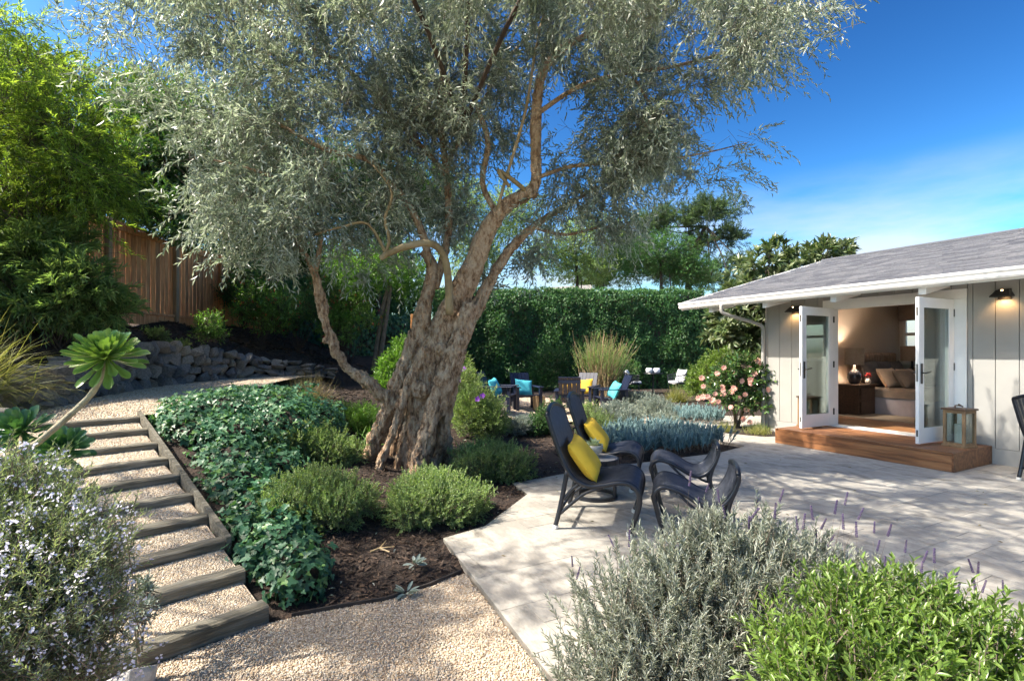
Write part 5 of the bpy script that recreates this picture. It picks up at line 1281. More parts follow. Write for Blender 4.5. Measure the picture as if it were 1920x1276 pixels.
tree('backlit_tree', 'sunlit yellow green tree standing beyond the wooden fence', 'tree', [g3(-10.5,13), at(180,300,13), at(200,200,13)], [.14,.12,.07],
     px_blobs([(150,200,12.8,1.2,1.2,.9),(290,190,13.2,1.3,1.2,.9),(60,300,12.6,1.3,1.2,1.0),(180,300,12.8,1.3,1.2,.9),(420,250,13.8,1.5,1.4,1.3),(60,130,12.6,1.0,1.0,.7),(300,300,13,1.2,1,.8)]),
     LF['lime'], 4200, L=.4, nl=8, ln=.11, wd=.045, up=.3)
# trees beyond the ivy fence, seen through and under the olive
for k, (lab, L, lf, n) in enumerate((
  ('mid green tree behind the low limb of the olive', [(470,420,15,1.5,1.2,1.1),(540,340,15.5,1.5,1.2,1.2),(430,330,15,1.2,1,1)], 'hedge', 3600),
  ('dark green tree behind the olive trunk', [(700,400,17.5,1.6,1.3,1.2),(640,330,17.5,1.4,1.2,1.2),(770,360,18,1.4,1.2,1.3)], 'darkleaf', 3400),
  ('pale green tree far behind the middle of the olive crown', [(900,470,27,2.0,1.6,1.3),(850,380,27,2.0,1.7,1.6),(960,400,28,1.7,1.5,1.4)], 'thyme', 3000),
  ('soft mid green tree behind the hedge, left of the pine', [(1040,470,30,1.9,1.6,1.4),(1110,440,30,1.8,1.6,1.5),(1090,500,30,2.2,1.6,1.0)], 'thyme', 2600),
  ('mid green tree behind the hedge in front of the pine', [(1180,490,31,2.0,1.6,1.3),(1245,470,31,1.9,1.6,1.3),(1290,505,31,1.8,1.5,1.0)], 'hedge', 2600),
  ('low dark tree between the olive limb and the hedge', [(590,500,17,1.4,1.2,1.0),(660,520,17.5,1.4,1.2,.9),(520,500,16.5,1.3,1.2,.9),(740,500,18.5,1.3,1.2,1.0),(770,565,19.5,1.2,1.2,.9),(700,570,18.5,1.2,1.2,.8)], 'hedge', 3800))):
    B = px_blobs(L); c = np.array(B)[:, :3].mean(0)
    tree('background_tree', lab, 'tree', [g3(c[0], c[1]+.2), (c[0]+.1, c[1], c[2]*.5), tuple(c)], [.16,.12,.07], B, LF[lf], n, group='trees beyond the ivy fence', L=.45, nl=9, ln=.11, wd=.05, up=.3)

# ================================================================ FAR RIGHT TREES
PB = px_blobs([(1345,392,36,1.3,1.5,.75),(1365,440,36,1.0,1.3,.55),(1290,400,37,1.6,1.8,1.1),(1230,420,37,1.9,1.8,1.3),(1310,455,37,1.5,1.5,.9),(1260,500,37,2.6,2,1.3),(1180,470,38,2.0,2,1.8),(1330,520,36,1.6,1.6,1.1),(1385,485,35,.5,.9,.3),(1130,520,38,2,2,1.3),(1375,545,35,1.0,1.2,.8)])
tree('pine_tree', 'tall dark pine tree rising far behind the hedge', 'tree', [(13,37,0),(12.6,37,4),(13,36.8,8.5),(13.8,36.5,10.5)], [.35,.28,.2,.1], PB, LF['pine'], 5200, clumps=330, cs=.33, L=.5, nl=12, ln=.24, wd=.035, T=T_LEAF, ang=.8, up=.55, shell=.85, lump=.35)
LB = px_blobs([(1440,505,14.6,.85,.9,.5),(1530,480,15,.75,.9,.35),(1570,475,15,.4,.6,.22),(1390,560,14.2,.6,.8,.55),(1410,620,14,.55,.7,.6),(1360,610,14.0,.45,.6,.55),(1480,540,14.8,.8,.8,.5),(1440,575,14.4,.7,.8,.6),(1400,680,13.8,.5,.6,.4),(1440,640,14.0,.4,.6,.5),(1460,470,14.8,.35,.5,.25)])
tree('loquat_tree', 'loquat tree with long ribbed leaves rising behind the house corner', 'tree', [(6.9,14.3,-.03),(6.85,14.3,1.2),(6.9,14.4,2.4),(7.2,14.6,3.4)], [.10,.08,.065,.04], LB, LF['loquat'], 620, L=.20, nl=13, ln=.25, wd=.075, T=T_LONG, ang=1.15, droop=.1, up=.55, shell=.65, t0=.55, stem=.007)

# ================================================================ HEDGES (dense clipped ivy: a hidden twiggy core and a coat of leaves)
def hedge(name, label, cat, line, z0, z1, thick, leafm, dens, ln, T=T_IVY, top=True, bulge=.12, lm=None):
    r = root(name, (*np.mean(line, 0), z0), label, cat)
    ps, ns = [], []
    mb = MB()
    for a, b in zip(line[:-1], line[1:]):
        a, b = np.array(a, float), np.array(b, float); L = np.linalg.norm(b-a); d = (b-a)/L; nn = np.array([d[1], -d[0]])
        if np.dot(nn, -(a+b)/2) < 0: nn = -nn
        n = int(L*(z1-z0)*dens); t = RNG.random(n)*L; z = z0+(z1-z0)*RNG.random(n)
        bl = bulge*np.array([mnoise.noise(Vector((q*.9+z0, w_*.8, L)))+.6*mnoise.noise(Vector((q*2.7, w_*2.3, L+7))) for q, w_ in zip(t, z)])*1.1+RNG.normal(size=n)*.06
        edge = np.clip((z1-z)/.3, 0, 1); off = thick/2*(1-(1-edge)**2*.5)+bl
        p = a+d*t[:, None]+nn*off[:, None]; ps.append(np.column_stack([p, z])); ns.append(np.column_stack([np.tile(nn, (n, 1)), .35+.9*(1-edge)]))
        if top:
            n = int(L*thick*dens*.7); t = RNG.random(n)*L; o = (RNG.random(n)-.5)*thick; p = a+d*t[:, None]+nn*o[:, None]
            zz = z1+.10*np.sin(t*3.1)*np.sin(t*1.3+o*4)+RNG.normal(size=n)*.05+.05; ps.append(np.column_stack([p, zz])); ns.append(np.column_stack([np.tile(nn*.4, (n, 1)), np.ones(n)]))
        q = thick/2-.18
        mb.prism([tuple(a-nn*q), tuple(b-nn*q), tuple(b+nn*q), tuple(a+nn*q)], z0-.1, z1-.15)
    mb.build('core', M['dark_twig'], r)
    P = np.concatenate(ps); N = nrmz(np.concatenate(ns)+RNG.normal(size=P.shape)*.45)
    D = np.array([0, 0, -1.])+RNG.normal(size=P.shape)*.55; Ln = ln*(.6+.8*RNG.random(len(P)))
    fill(r, 'foliage', T, P, D, N, Ln, Ln*.95 if T is T_IVY else Ln*.45, leafm, 0)
    return r
hedge('ivy_hedge', 'tall clipped ivy hedge wall across the back of the garden', 'hedge', [(-3.2,21.2),(2.0,21.4),(7.9,21.6)], 0, 4.02, 1.3, LF['hedge'], 1050, .066, bulge=.24)
hedge('ivy_fence', 'ivy covered fence running back from the wooden fence', 'hedge', [(-7.95,13.25),(-7.4,14.4),(-6.6,17),(-5.2,21.0)], 1.0, 4.2, .7, LF['ivy'], 560, .10, bulge=.2)
hedge('lower_ivy', 'dark ivy bank below the olive limb in front of the hedge', 'hedge', [(-4.9,14.6),(-3.5,16.2),(-2.4,18.5)], .5, 2.55, .9, LF['ivy'], 420, .09, bulge=.25)
hedge('pine_backdrop_hedge', 'sunlit green shrub screen beyond the end of the hedge', 'hedge', [(8.3,22.5),(13,21)], 0, 3.3, 1.2, LF['hedge'], 380, .10)

# pale stemmed shrub in front of the hedge
r = root('stemmed_shrub', (3.0,17.2,.0), 'tall shrub of upright pale bare stems in front of hedge', 'shrub')
n = 150; b = np.column_stack([2.95+RNG.normal(size=n)*.18, 17.2+RNG.normal(size=n)*.15, np.full(n, .05)]); D = nrmz(np.column_stack([RNG.normal(size=n)*.27+.04, RNG.normal(size=n)*.22, np.ones(n)]))
LL = 1.5+.75*RNG.random(n); V, F = stems(b, D, LL, .014, -.02, 4); mk('stems', V, F, M['pale_bark'], r)
tp = b+D*(LL*.7)[:, None]; tp = np.repeat(tp, 6, 0)+RNG.normal(size=(n*6, 3))*np.array([.12,.12,.22]); Dd = np.repeat(D, 6, 0)+RNG.normal(size=(n*6, 3))*.3
ps = sprig_leaves(tp, nrmz(Dd), np.full(len(tp), .22), 7, .06, .012, .7); fill(r, 'foliage', T_LEAF, *ps, LF['thyme'], 0)

# ================================================================ SHRUBS ROUND THE OLIVE
def gb(L):
    """blobs (px, py, depth, rx, ry, rz)"""
    return px_blobs(L)
for lab, x, y, rx, ry, rz in (('grey green thyme mound left of the olive trunk', -2.38, 6.1, .56, .45, .34), ('grey green thyme mound in front of the olive, nearest the steps', -1.70, 4.42, .50, .56, .33),
               ('grey green thyme mound in front of the olive, nearest the patio', -.72, 4.82, .50, .52, .35), ('grey green thyme mound on the right of the olive trunk', -.28, 6.3, .54, .44, .42)):
    L = []
    for k in range(9):
        q = 2.4*k; f = math.sqrt((k+.3)/9)*.72; px_, py_ = x+rx*f*math.cos(q), y+ry*f*math.sin(q); h = rz*(1-.45*f*f)
        L.append((px_, py_, gz(px_, py_)+h*.45, rx*.40, ry*.42, h*.62))
    plant('thyme_mound', lab, 'shrub', L, LF['thyme'], 4200, L=.12, nl=16, ln=.021, wd=.010, up=.5, out=.8, jit=.4, shell=.5, lump=.2, stem=.0018, zmin=lambda x, y: ground_z(x, y)+.005, group='thyme mounds under the olive', stemm=M['twig'], base=(x, y, gz(x, y)-.01))
plant('green_shrub', 'soft green shrub left behind the olive trunk', 'shrub', gb([(655,795,7.9,.42,.4,.28),(630,820,7.6,.3,.3,.2),(690,790,8.0,.26,.3,.24)]), LF['green'], 1700, L=.2, nl=13, ln=.042, wd=.009, up=.8, zmin=ground_z)
pf = plant('flowering_shrub', 'green shrub with violet flowers right of the olive trunk', 'shrub', gb([(890,770,8.6,.42,.42,.40),(920,790,8.4,.28,.3,.30),(868,730,9.0,.3,.35,.38),(855,690,9.4,.25,.3,.3)]), LF['thyme'], 2000, L=.22, nl=12, ln=.05, wd=.013, up=.7, zmin=ground_z)
T_PETAL5 = None
def flower_mesh(npet, rad, m, cup=.2, rows=1):
    V = []; F = []
    for rw in range(rows):
        rr = rad*(1-.27*rw); cc = cup+.33*rw
        for k in range(npet):
            q = 2*PI*(k+.5*rw)/npet; w_ = PI/npet*1.15; b = len(V)
            V += [(0,0,.12*rad*rw),(rr*.7*math.cos(q-w_),rr*.7*math.sin(q-w_),rr*cc*.8),(rr*math.cos(q),rr*math.sin(q),rr*cc*1.3),(rr*.7*math.cos(q+w_),rr*.7*math.sin(q+w_),rr*cc*.8)]; F += [(b,b+1,b+2),(b,b+2,b+3)]
    return mesh_from('bloom', np.array(V), np.array(F), m)
def put(r, name, me, pos, axis, s=1.0):
    o = bpy.data.objects.new(name, me); COL.objects.link(o); o.parent = r
    z = Vector(axis).normalized(); x = z.orthogonal().normalized(); y = z.cross(x); p = Vector(pos)-woff(r)
    o.matrix_local = Matrix(((x.x*s,y.x*s,z.x*s,p.x),(x.y*s,y.y*s,z.y*s,p.y),(x.z*s,y.z*s,z.z*s,p.z),(0,0,0,1))); return o
fm = flower_mesh(5, .055, LF['violet'])
for a, b, d in ((896,748,8.2),(870,692,9.0),(862,712,8.9),(905,742,8.25)): put(pf, 'bloom', fm, at(a, b, d), (-.3,-1,.5))
plant('bushy_shrub', 'dark green bushy shrub below the adirondack chairs', 'shrub', gb([(1022,790,9.8,.30,.3,.25),(1005,800,9.6,.22,.25,.2),(1040,770,10.2,.2,.25,.22)]), LF['hedge'], 900, L=.18, nl=11, ln=.04, wd=.016, zmin=ground_z)
plant('silver_mound', 'small silver blue mound beside the flowering shrub', 'shrub', gb([(965,800,9.4,.26,.25,.16),(985,795,9.6,.18,.2,.15)]), LF['silver'], 900, L=.12, nl=12, ln=.035, wd=.007, zmin=ground_z)
plant('olive_green_shrub', 'dull olive green shrub behind the farther lounge chair', 'shrub', gb([(1120,800,9.0,.32,.3,.25),(1105,780,9.3,.25,.28,.24),(1145,815,8.8,.22,.25,.18)]), LF['thyme'], 1100, L=.15, nl=12, ln=.028, wd=.009, zmin=ground_z)
plant('silver_shrub', 'broad silver grey lavender mound right of the fire terrace', 'shrub', gb([(1190,755,13.0,.42,.42,.26),(1230,768,12.3,.45,.42,.27),(1262,780,11.9,.34,.38,.23),(1210,776,12.4,.4,.4,.22),(1215,758,13.0,.33,.38,.26),(1250,788,11.6,.33,.3,.15)]), LF['silver'], 3600, L=.16, nl=12, ln=.05, wd=.010, up=.7, zmin=ground_z)
plant('silver_shrub', 'silver blue mound behind the blue succulent bed', 'shrub', gb([(1140,785,10.2,.36,.34,.26),(1180,790,10.0,.32,.3,.22),(1160,775,10.5,.3,.3,.24)]), LF['silver'], 1500, L=.15, nl=12, ln=.045, wd=.009, up=.7, zmin=ground_z)
def fingers(name, label, poly, n, h, zf=0, lf='blue', group=None):
    c = np.mean(poly, 0); r = root(name, (*c, 0), label, 'succulent', group)
    q = scatter(poly, n*3)[:n]; n = len(q)
    P = np.column_stack([q, np.full(n, zf)+.02+RNG.random(n)*h*.25]); D = nrmz(np.column_stack([RNG.normal(size=(n, 2))*.30, np.ones(n)])); LL = h*(.55+.6*RNG.random(n))
    ps = sprig_leaves(P, D, LL, 12, .085, .0125, .42, 0, .3, jit=.2, t0=.2)
    fill(r, 'fingers', T_FINGER, *ps, LF[lf], 300 if n > 500 else 0, 'finger_leaf')
    V, F = stems(P, D, LL, .006); mk('stems', V, F, M['twig'], r)
    return r
fingers('blue_chalksticks', 'blue grey succulent bed with upright finger leaves beside the patio', [(1.75,7.35),(3.0,7.85),(3.55,8.4),(3.25,9.0),(2.8,9.6),(1.9,9.3),(1.3,8.3)], 820, .25)
fingers('blue_chalksticks', 'small blue succulent patch beside the camellia', [(3.75,11.0),(4.5,11.0),(4.75,11.5),(4.3,12.1),(3.7,11.8)], 220, .24)
# yellow green shrub + grass near camellia
plant('sunlit_shrub', 'yellow green sunlit shrub behind the camellia', 'shrub', gb([(1330,705,15.5,.55,.6,.5),(1360,680,15.5,.55,.6,.5),(1312,722,15.8,.35,.5,.35),(1380,710,15,.5,.5,.5)]), LF['lime'], 1700, L=.25, nl=10, ln=.07, wd=.03, zmin=0)
def grass(name, label, base, n, h, spread, lf, wd=.006, up=1.0, cat='grass', group=None, droop=.6, lean=(0, 0)):
    r = root(name, base, label, cat, group); b = np.array(base)+np.column_stack([RNG.normal(size=(n, 2))*spread*.25, np.zeros(n)])
    D = nrmz(np.column_stack([RNG.normal(size=(n, 2))*.55+np.array(lean), np.full(n, up)])); LL = h*(.5+.6*RNG.random(n))
    T = T_BLADE; N = np.tile([0, 0, 1.], (n, 1))+RNG.normal(size=(n, 3))*.25
    x, y, z = frame(D, N); V = []
    tV, tF = T
    # arching: positions follow the drooping curve
    t = tV[:, 1]; c = b[:, None]+D[:, None]*(LL[:, None]*t[None])[:, :, None]; c[:, :, 2] -= droop*LL[:, None]*(t**2)[None]*np.linalg.norm(D[:, :2], axis=1)[:, None]
    V = c+x[:, None]*(tV[:, 0]*wd)[None, :, None]
    F = tF[None]+(np.arange(n)*len(tV))[:, None, None]
    mk('blades', V.reshape(-1, 3), F.reshape(-1, 3), LF[lf], r)['kind'] = 'stuff'; return r
grass('grass_tuft', 'small fine grass tuft at the left of the camellia bed', (4.10,9.92,.02), 420, .26, .32, 'grass', group='grass tufts under the camellia')
grass('grass_tuft', 'small fine grass tuft in front of the camellia trunk', (4.62,9.62,.02), 420, .24, .4, 'grass', group='grass tufts under the camellia')
grass('grass_tuft', 'small dark grass tuft beside the downspout', (4.88,10.1,.02), 320, .22, .3, 'thyme', group='grass tufts under the camellia')
grass('ornamental_grass', 'large arching clump of green grass at the left edge', (-5.75,5.05,1.0), 2600, 1.3, .8, 'grass', .008, 1.0, lean=(.28, -.12), droop=.75)
grass('dry_grass', 'tan brown grass clump at the end of the ivy bank', (-2.95,7.35,.66), 1300, .72, .42, 'tangrass', .005, 1.1)
grass('strap_leaves', 'broad green strap leaves behind the left thyme mound', (-1.95,7.2,.22), 60, .42, .4, 'green', .022, .8)
grass('yellow_grass', 'yellow green grass behind the right silver mound', (5.0,15.5,.02), 500, .7, .5, 'grass', .012)
# camellia
CBL = [(*p, rx, ry, rz) for p, rx, ry, rz in (((4.60,10.35,.95),.42,.40,.34),((4.25,10.35,.78),.32,.34,.26),((4.95,10.25,.88),.30,.3,.30),((4.6,10.3,1.30),.34,.36,.24),((4.85,10.3,1.22),.26,.28,.22),((4.35,10.35,1.1),.32,.32,.26),((4.9,10.2,.55),.28,.26,.2),((4.5,10.2,.55),.28,.3,.18),((5.12,10.15,1.02),.16,.2,.18))]
ca = plant('camellia', 'round camellia bush covered in peach pink blooms by the downspout', 'shrub', CBL, LF['camellia'], 700, L=.15, nl=6, ln=.085, wd=.042, T=T_OVAL, ang=1.0, up=.35, shell=.6, base=(4.59,10.5,.0), stem=.004, parts=260)
MB().tube([(4.58,10.5,0),(4.55,10.45,.25),(4.45,10.4,.55)], [.035,.03,.02], 8).tube([(4.62,10.5,0),(4.68,10.45,.25),(4.78,10.35,.6)], [.035,.028,.02], 8).build('trunk', M['pale_bark'], ca, smooth=True)
fm = flower_mesh(8, .062, LF['pinkp'], .12, 4)
for a, b in ((1310,746),(1319,744),(1327,743),(1341,738),(1336,750),(1356,738),(1356,731),(1372,734),(1347,752),(1391,714),(1408,711),(1407,719),(1414,701),(1397,739),(1418,754),(1452,715),(1458,714),(1421,676),(1425,682),(1405,690),(1393,688),(1379,700),(1357,689),(1316,708),(1319,724),(1355,725),(1370,763),(1406,791),(1393,785),(1376,728),(1440,730),(1432,695),(1400,768),(1345,700),(1386,745)):
    d = 10.0+.25*random.random()-.10*math.cos((a-1378)/60); put(ca, 'bloom', fm, at(a, b, d), (random.gauss(0, .35)-.25, -1, .25+random.gauss(0, .3)), .85+.35*random.random())

# ================================================================ LEFT BANK PLANTS
iv = root('ivy_bank', (-2.6,5.2,.4), 'dark green ivy spilling down the bank along the steps', 'ivy')
IB = [(-3.55,5.55,.84,.32,.35,.2),(-3.3,5.3,.72,.3,.3,.2),(-3.45,5.95,.86,.55,.55,.26),(-3.0,6.6,.80,.55,.6,.34),(-3.65,6.75,.86,.5,.6,.24),(-2.75,6.1,.62,.5,.5,.40),(-3.0,5.45,.62,.42,.45,.30),(-2.75,5.0,.48,.34,.38,.24),(-2.42,4.52,.36,.33,.36,.24),(-2.03,4.08,.24,.28,.3,.21),(-1.68,3.68,.16,.24,.26,.19),(-1.38,3.32,.10,.21,.23,.16),(-2.2,4.3,.26,.3,.3,.22),(-1.84,3.88,.18,.3,.3,.2),(-1.5,3.5,.12,.26,.26,.18),(-3.3,7.3,.8,.45,.4,.25),(-2.45,5.3,.34,.3,.35,.24),(-2.5,6.7,.6,.3,.4,.34)]
P, O = blob_points(IB+[(-1.74,3.52,.14,.2,.22,.16),(-2.05,3.82,.22,.2,.2,.15)], 19000, .34, .14, zmin=lambda x, y: ground_z(x, y)-.02)
# keep ivy off the timbers
rel = P[:, :2]-R0; side = rel@A_LEFT; ok = side < .03+.07*RNG.random(len(P))+.10*(rel@E_UP < 1.3); P, O = P[ok], O[ok]
N = nrmz(O+np.array([0, 0, .6])+RNG.normal(size=O.shape)*.4); D = nrmz(np.cross(N, RNG.normal(size=N.shape))+np.array([.35, -.45, -.5])); Ln = .056*(.45+.85*RNG.random(len(P)))
fill(iv, 'foliage', T_IVY, P, D, N, Ln, Ln*.98, LF['ivy'], 300)
mb = MB()
for b in IB: mb.lathe([(b[3]*.4,-b[5]*.8),(b[3]*.60,-.1*b[5]),(b[3]*.5,.28*b[5]),(b[3]*.25,.5*b[5]),(.01,.58*b[5])], 12, b[:3])
mb.build('woody_core', M['soil'], iv)
# aeoniums
ae = root('aeonium', (*at(0,900,2.35)[:2], .35), 'tall aeonium, big green rosette on a curved bare stem', 'succulent')
q, rr = smooth_path([(*at(-40,905,2.3)[:2], .38), at(15,872,2.33), at(70,830,2.37), at(125,783,2.42), at(170,740,2.46), at(190,705,2.48), at(197,680,2.49)], [.018,.016,.0145,.0135,.013,.013,.016], 6)
V = MB().tube(q, [r_*(1+.05*math.sin(i*2.1)) for i, r_ in enumerate(rr)], 10).build('stem', mat('aeonium_stem', [(.16,.12,.07),(.34,.31,.2),(.26,.2,.12)], 14, .8, bump=.7, bscale=60), ae, smooth=True)
rosette(ae, at(199,668,2.49), (.12,-.50,.86), .168, 84, LF['succ'], T_AEO, .25, 1.3)
for px, py, d, rad, ax, lab in ((42,808,2.55,.145,(.1,-.6,.8),'low dark green aeonium rosette at the left edge'),(118,842,2.48,.125,(.5,-.6,.6),'low dark green aeonium rosette beside the top timbers')):
    a2 = root('aeonium', (at(px, py, d)[0]-.03, d, .30), lab, 'succulent')
    MB().tube([(at(px, py, d)[0]-.10, d+.05, .30), at(px, py+60, d), at(px, py, d+.03)], [.016,.014,.014], 8).build('stem', M['pale_bark'], a2, smooth=True)
    rosette(a2, at(px, py, d), ax, rad, 52, LF['succdark'], T_AEO, .30, 1.0)
# rosemary with lilac flowers
RB = px_blobs([(40,985,1.85,.22,.26,.14),(110,1040,1.8,.18,.24,.15),(30,1100,1.7,.30,.3,.24),(105,1150,1.75,.15,.22,.2),(60,1230,1.65,.25,.28,.2),(140,1085,1.85,.10,.18,.12),(-60,1000,1.8,.3,.3,.3),(-60,1180,1.6,.3,.3,.3),(125,1235,1.75,.12,.2,.16),(10,915,2.0,.16,.2,.08),(70,930,2.05,.10,.13,.06),(200,1140,1.9,.06,.1,.08),(95,905,2.1,.06,.1,.05)])
rm = plant('rosemary', 'sprawling rosemary bush full of small lilac flowers beside steps', 'shrub', RB, LF['rosemary'], 3000, L=.17, nl=24, ln=.021, wd=.0036, ang=.95, out=.7, up=.7, jit=.35, shell=.6, stem=.0022, base=(-1.85,1.9,-.02), zmin=0.0)
P, O = blob_points(RB, 2000, .28, .16, zmin=.1); n = len(P); P = P+O*.03
PP = np.repeat(P, 5, 0)+RNG.normal(size=(n*5, 3))*.008; D = nrmz(np.repeat(O, 5, 0)+RNG.normal(size=(n*5, 3))*.8)
fill(rm, 'flowers', T_LEAF, PP, D, rand_dir(n*5), .010+.004*RNG.random(n*5), .008+.003*RNG.random(n*5), LF['lilac'], 0)
plant('silver_sprig', 'small grey green herb at the left end of a lower timber', 'plant', px_blobs([(262,1150,2.4,.05,.06,.07),(270,1105,2.5,.03,.04,.04)]), LF['silver'], 60, L=.08, nl=9, ln=.03, wd=.009, base=(-1.74,2.4,.05))
# shrubs on the upper bank
plant('bank_shrub', 'small light green shrub below the wooden fence', 'shrub', px_blobs([(392,605,9.8,.24,.25,.22),(380,625,9.7,.18,.2,.15),(410,625,9.9,.16,.2,.14)]), LF['green'], 260, L=.2, nl=8, ln=.045, wd=.018, zmin=ground_z)
for px, py, d, r_, lab in ((285,634,9.3,.22,'low creeping green plant on the bank above the stone wall, left of three'),(325,632,9.5,.24,'low creeping green plant on the bank above the stone wall, right of three'),(100,640,7.4,.28,'low creeping green plant behind the aeonium rosette')):
    c = at(px, py, d); z = gz(c[0], c[1]); plant('creeping_plant', lab, 'plant', [(c[0], c[1], z+.04, r_*1.3, r_, .10)], LF['thyme'], 330, L=.12, nl=9, ln=.03, wd=.014, zmin=ground_z)
for k, (px, py, d, hh, lab) in enumerate(((490,620,11.6,1.3,'thin reddish shrub with red berries above the stone wall'),(560,600,12.5,1.5,'leggy shrub with red flowers left of the olive limb'),(655,600,12.8,1.6,'leafy shrub with red flowers between limb and trunk'),(455,560,13.0,1.3,'dark leafy shrub beside the end of the fence'))):
    c = at(px, py, d); z = gz(c[0], c[1]); B = [(c[0]+.25*RNG.normal(), c[1]+.2*RNG.normal(), z+hh*f, .55, .5, .36) for f in (.55,.8,1.0)]+[(c[0]-.35, c[1], z+hh*.7, .35,.35,.3),(c[0]+.4, c[1], z+hh*.75, .4,.4,.3)]
    bs = plant('berry_shrub' if k < 3 else 'leafy_shrub', lab, 'shrub', B, LF['hedge' if k % 2 else 'green'], 900, L=.25, nl=8, ln=.055, wd=.024, base=(c[0], c[1], z-.02), stemm=M['dark_twig'])
    if k < 3:
        P, O = blob_points(B, 60, .2); n = len(P); PP = np.repeat(P, 6, 0)+RNG.normal(size=(n*6, 3))*.015
        fill(bs, 'red_flowers', T_LEAF, PP, rand_dir(n*6), rand_dir(n*6), .028, .022, LF['redp'], 0)
mt = root('slender_tree', (-3.35,13.2,.7), 'slender tree with two thin pale trunks behind the olive', 'tree')
for P3 in ([(708,705,13),(716,650,13),(725,590,13),(735,520,13)],[(700,700,13),(708,640,13),(722,560,13),(740,500,13)]):
    q, rr = smooth_path(pts(P3), [.07,.06,.055,.03], 4); MB().tube(q, rr, 8).build('trunk', M['twig'], mt, smooth=True)
P, O = blob_points(px_blobs([(730,500,13,.7,.7,.55),(690,520,12.8,.6,.6,.4),(770,530,13.3,.5,.6,.45),(650,500,12.8,.6,.6,.4)]), 1500, .8); D = sprig_dir(O); fill(mt, 'crown', T_LEAF, *sprig_leaves(P, D, np.full(len(P), .25), 8, .07, .024, .9), LF['green'], 0)
plant('leafy_clump', 'bright green leafy clump at the foot of the slender tree', 'plant', px_blobs([(740,690,10.8,.35,.35,.3),(725,720,10.5,.3,.3,.25),(760,660,11,.25,.3,.3)]), LF['green'], 700, L=.25, nl=8, ln=.09, wd=.02, up=1.0, zmin=ground_z)
plant('hedge_foot_shrub', 'dark rounded shrub at the foot of the hedge behind chairs', 'shrub', px_blobs([(1030,690,19,.9,.6,.9),(1000,720,18.8,.6,.5,.5),(1150,700,19,.9,.7,.6),(1120,720,18,.5,.5,.4)]), LF['hedge'], 1500, L=.3, nl=9, ln=.08, wd=.032, zmin=0)
plant('window_shrub', 'yellow green shrub seen outside the bedroom window', 'shrub', [(*Hxy(3.4,7.2), .9, 1.2,.8,.9),(*Hxy(1.6,7.0), .9, 1.2,.8,.85)], LF['lime'], 1000, L=.3, nl=8, ln=.09, wd=.04, zmin=0, base=(*Hxy(2.5,7.2), 0))
# far house behind the hedge
fh = root('far_house', (3.6,34,0), 'small pale house roofline glimpsed behind the hedge', 'house')
MB().box((2.5,33,0),(4.9,38,5.55)).build('wall', M['stucco'], fh); MB().add([(2.2,32.6,5.55),(5.2,32.6,5.55),(5.2,38.4,5.55),(2.2,38.4,5.55),(2.3,33.2,5.75),(5.1,33.2,5.9),(5.1,37.8,5.9),(2.3,37.8,5.75)], BF).build('roof', M['slate_top'], fh)
for x in (2.8,): MB().box((x,32.97,4.4),(x+.9,33.02,5.2)).build('window', M['winglass'], fh)

# ================================================================ FOREGROUND
FB = [(q[0], q[1], q[2]-.075, *q[3:]) for q in px_blobs([(1190,1130,2.35,.26,.28,.24),(1290,1060,2.45,.26,.28,.24),(1380,1040,2.5,.26,.3,.22),(1480,1050,2.55,.24,.28,.20),(1150,1240,2.2,.24,.26,.2),(1280,1200,2.2,.3,.3,.25),(1420,1160,2.3,.3,.3,.3),(1560,1080,2.55,.2,.26,.16),(1660,1100,2.6,.16,.22,.12),(1740,1110,2.6,.12,.2,.10),(1320,1290,2.1,.3,.3,.2),(1330,985,2.5,.10,.12,.10),(1440,990,2.6,.10,.12,.10)])]
lv = plant('lavender', 'large grey lavender bush with dried purple spikes in the foreground', 'shrub', FB, LF['lavender'], 2700, L=.19, lump=.32, nl=28, ln=.034, wd=.0052, ang=.75, out=.6, up=.9, jit=.3, shell=.6, stem=.0022, base=(1.0,2.4,-.03), parts=300, zmin=.0)
# flower spike: stalk and whorls of buds
sv_, sf_ = stems(np.array([[0,0,0.]]), np.array([[0,0,1.]]), 1.0, .006, 0, 2)
mb = MB()
for k in range(9):
    z = 1.0+.032*k; n_ = 5
    for j in range(n_):
        q = 2*PI*j/n_+k*.6; rr = .017*(1-.05*k); mb.lathe([(.001,-.015),(.011,0),(.001,.019)], 4, (rr*math.cos(q), rr*math.sin(q), z), cap=False)
stalk = mesh_from('stalk', sv_, sf_, M['twig']); spike = mesh_from('flower_spike', mb.V, mb.F, LF['purple'])
SP = [(1072,1040),(1088,1060),(1140,1000),(1180,990),(1296,880),(1345,915),(1330,905),(1355,945),(1376,960),(1405,965),(1425,950),(1470,915),(1420,930),(1520,945),(1455,940),(1492,965),(1510,960),(1550,970),(1570,935),(1590,920),(1580,960),(1620,950),(1605,975),(1640,975),(1672,980),(1650,1010),(1700,1010),(1740,1030),(1752,1025),(1730,1050),(1800,1060),(1815,1045),(1835,1050),(1850,1085),(1775,1070),(1880,1085),(1690,1060),(1660,1040),(1825,1080),(1800,1090),(1530,990),(1565,1000),(1480,985),(1380,985),(1310,930)]
for a, b in SP:
    d = 2.35+.35*random.random(); tip = Vector(at(a, b, d)); L = .26+.10*random.random(); ax = Vector((random.gauss(.12, .22), random.gauss(0, .2), 1)).normalized()
    bs = tip-ax*L
    o = put(lv, 'flower_stalk', stalk, bs, ax, L/1.29); o2 = bpy.data.objects.new('flower_spike', spike); COL.objects.link(o2); o2.parent = o
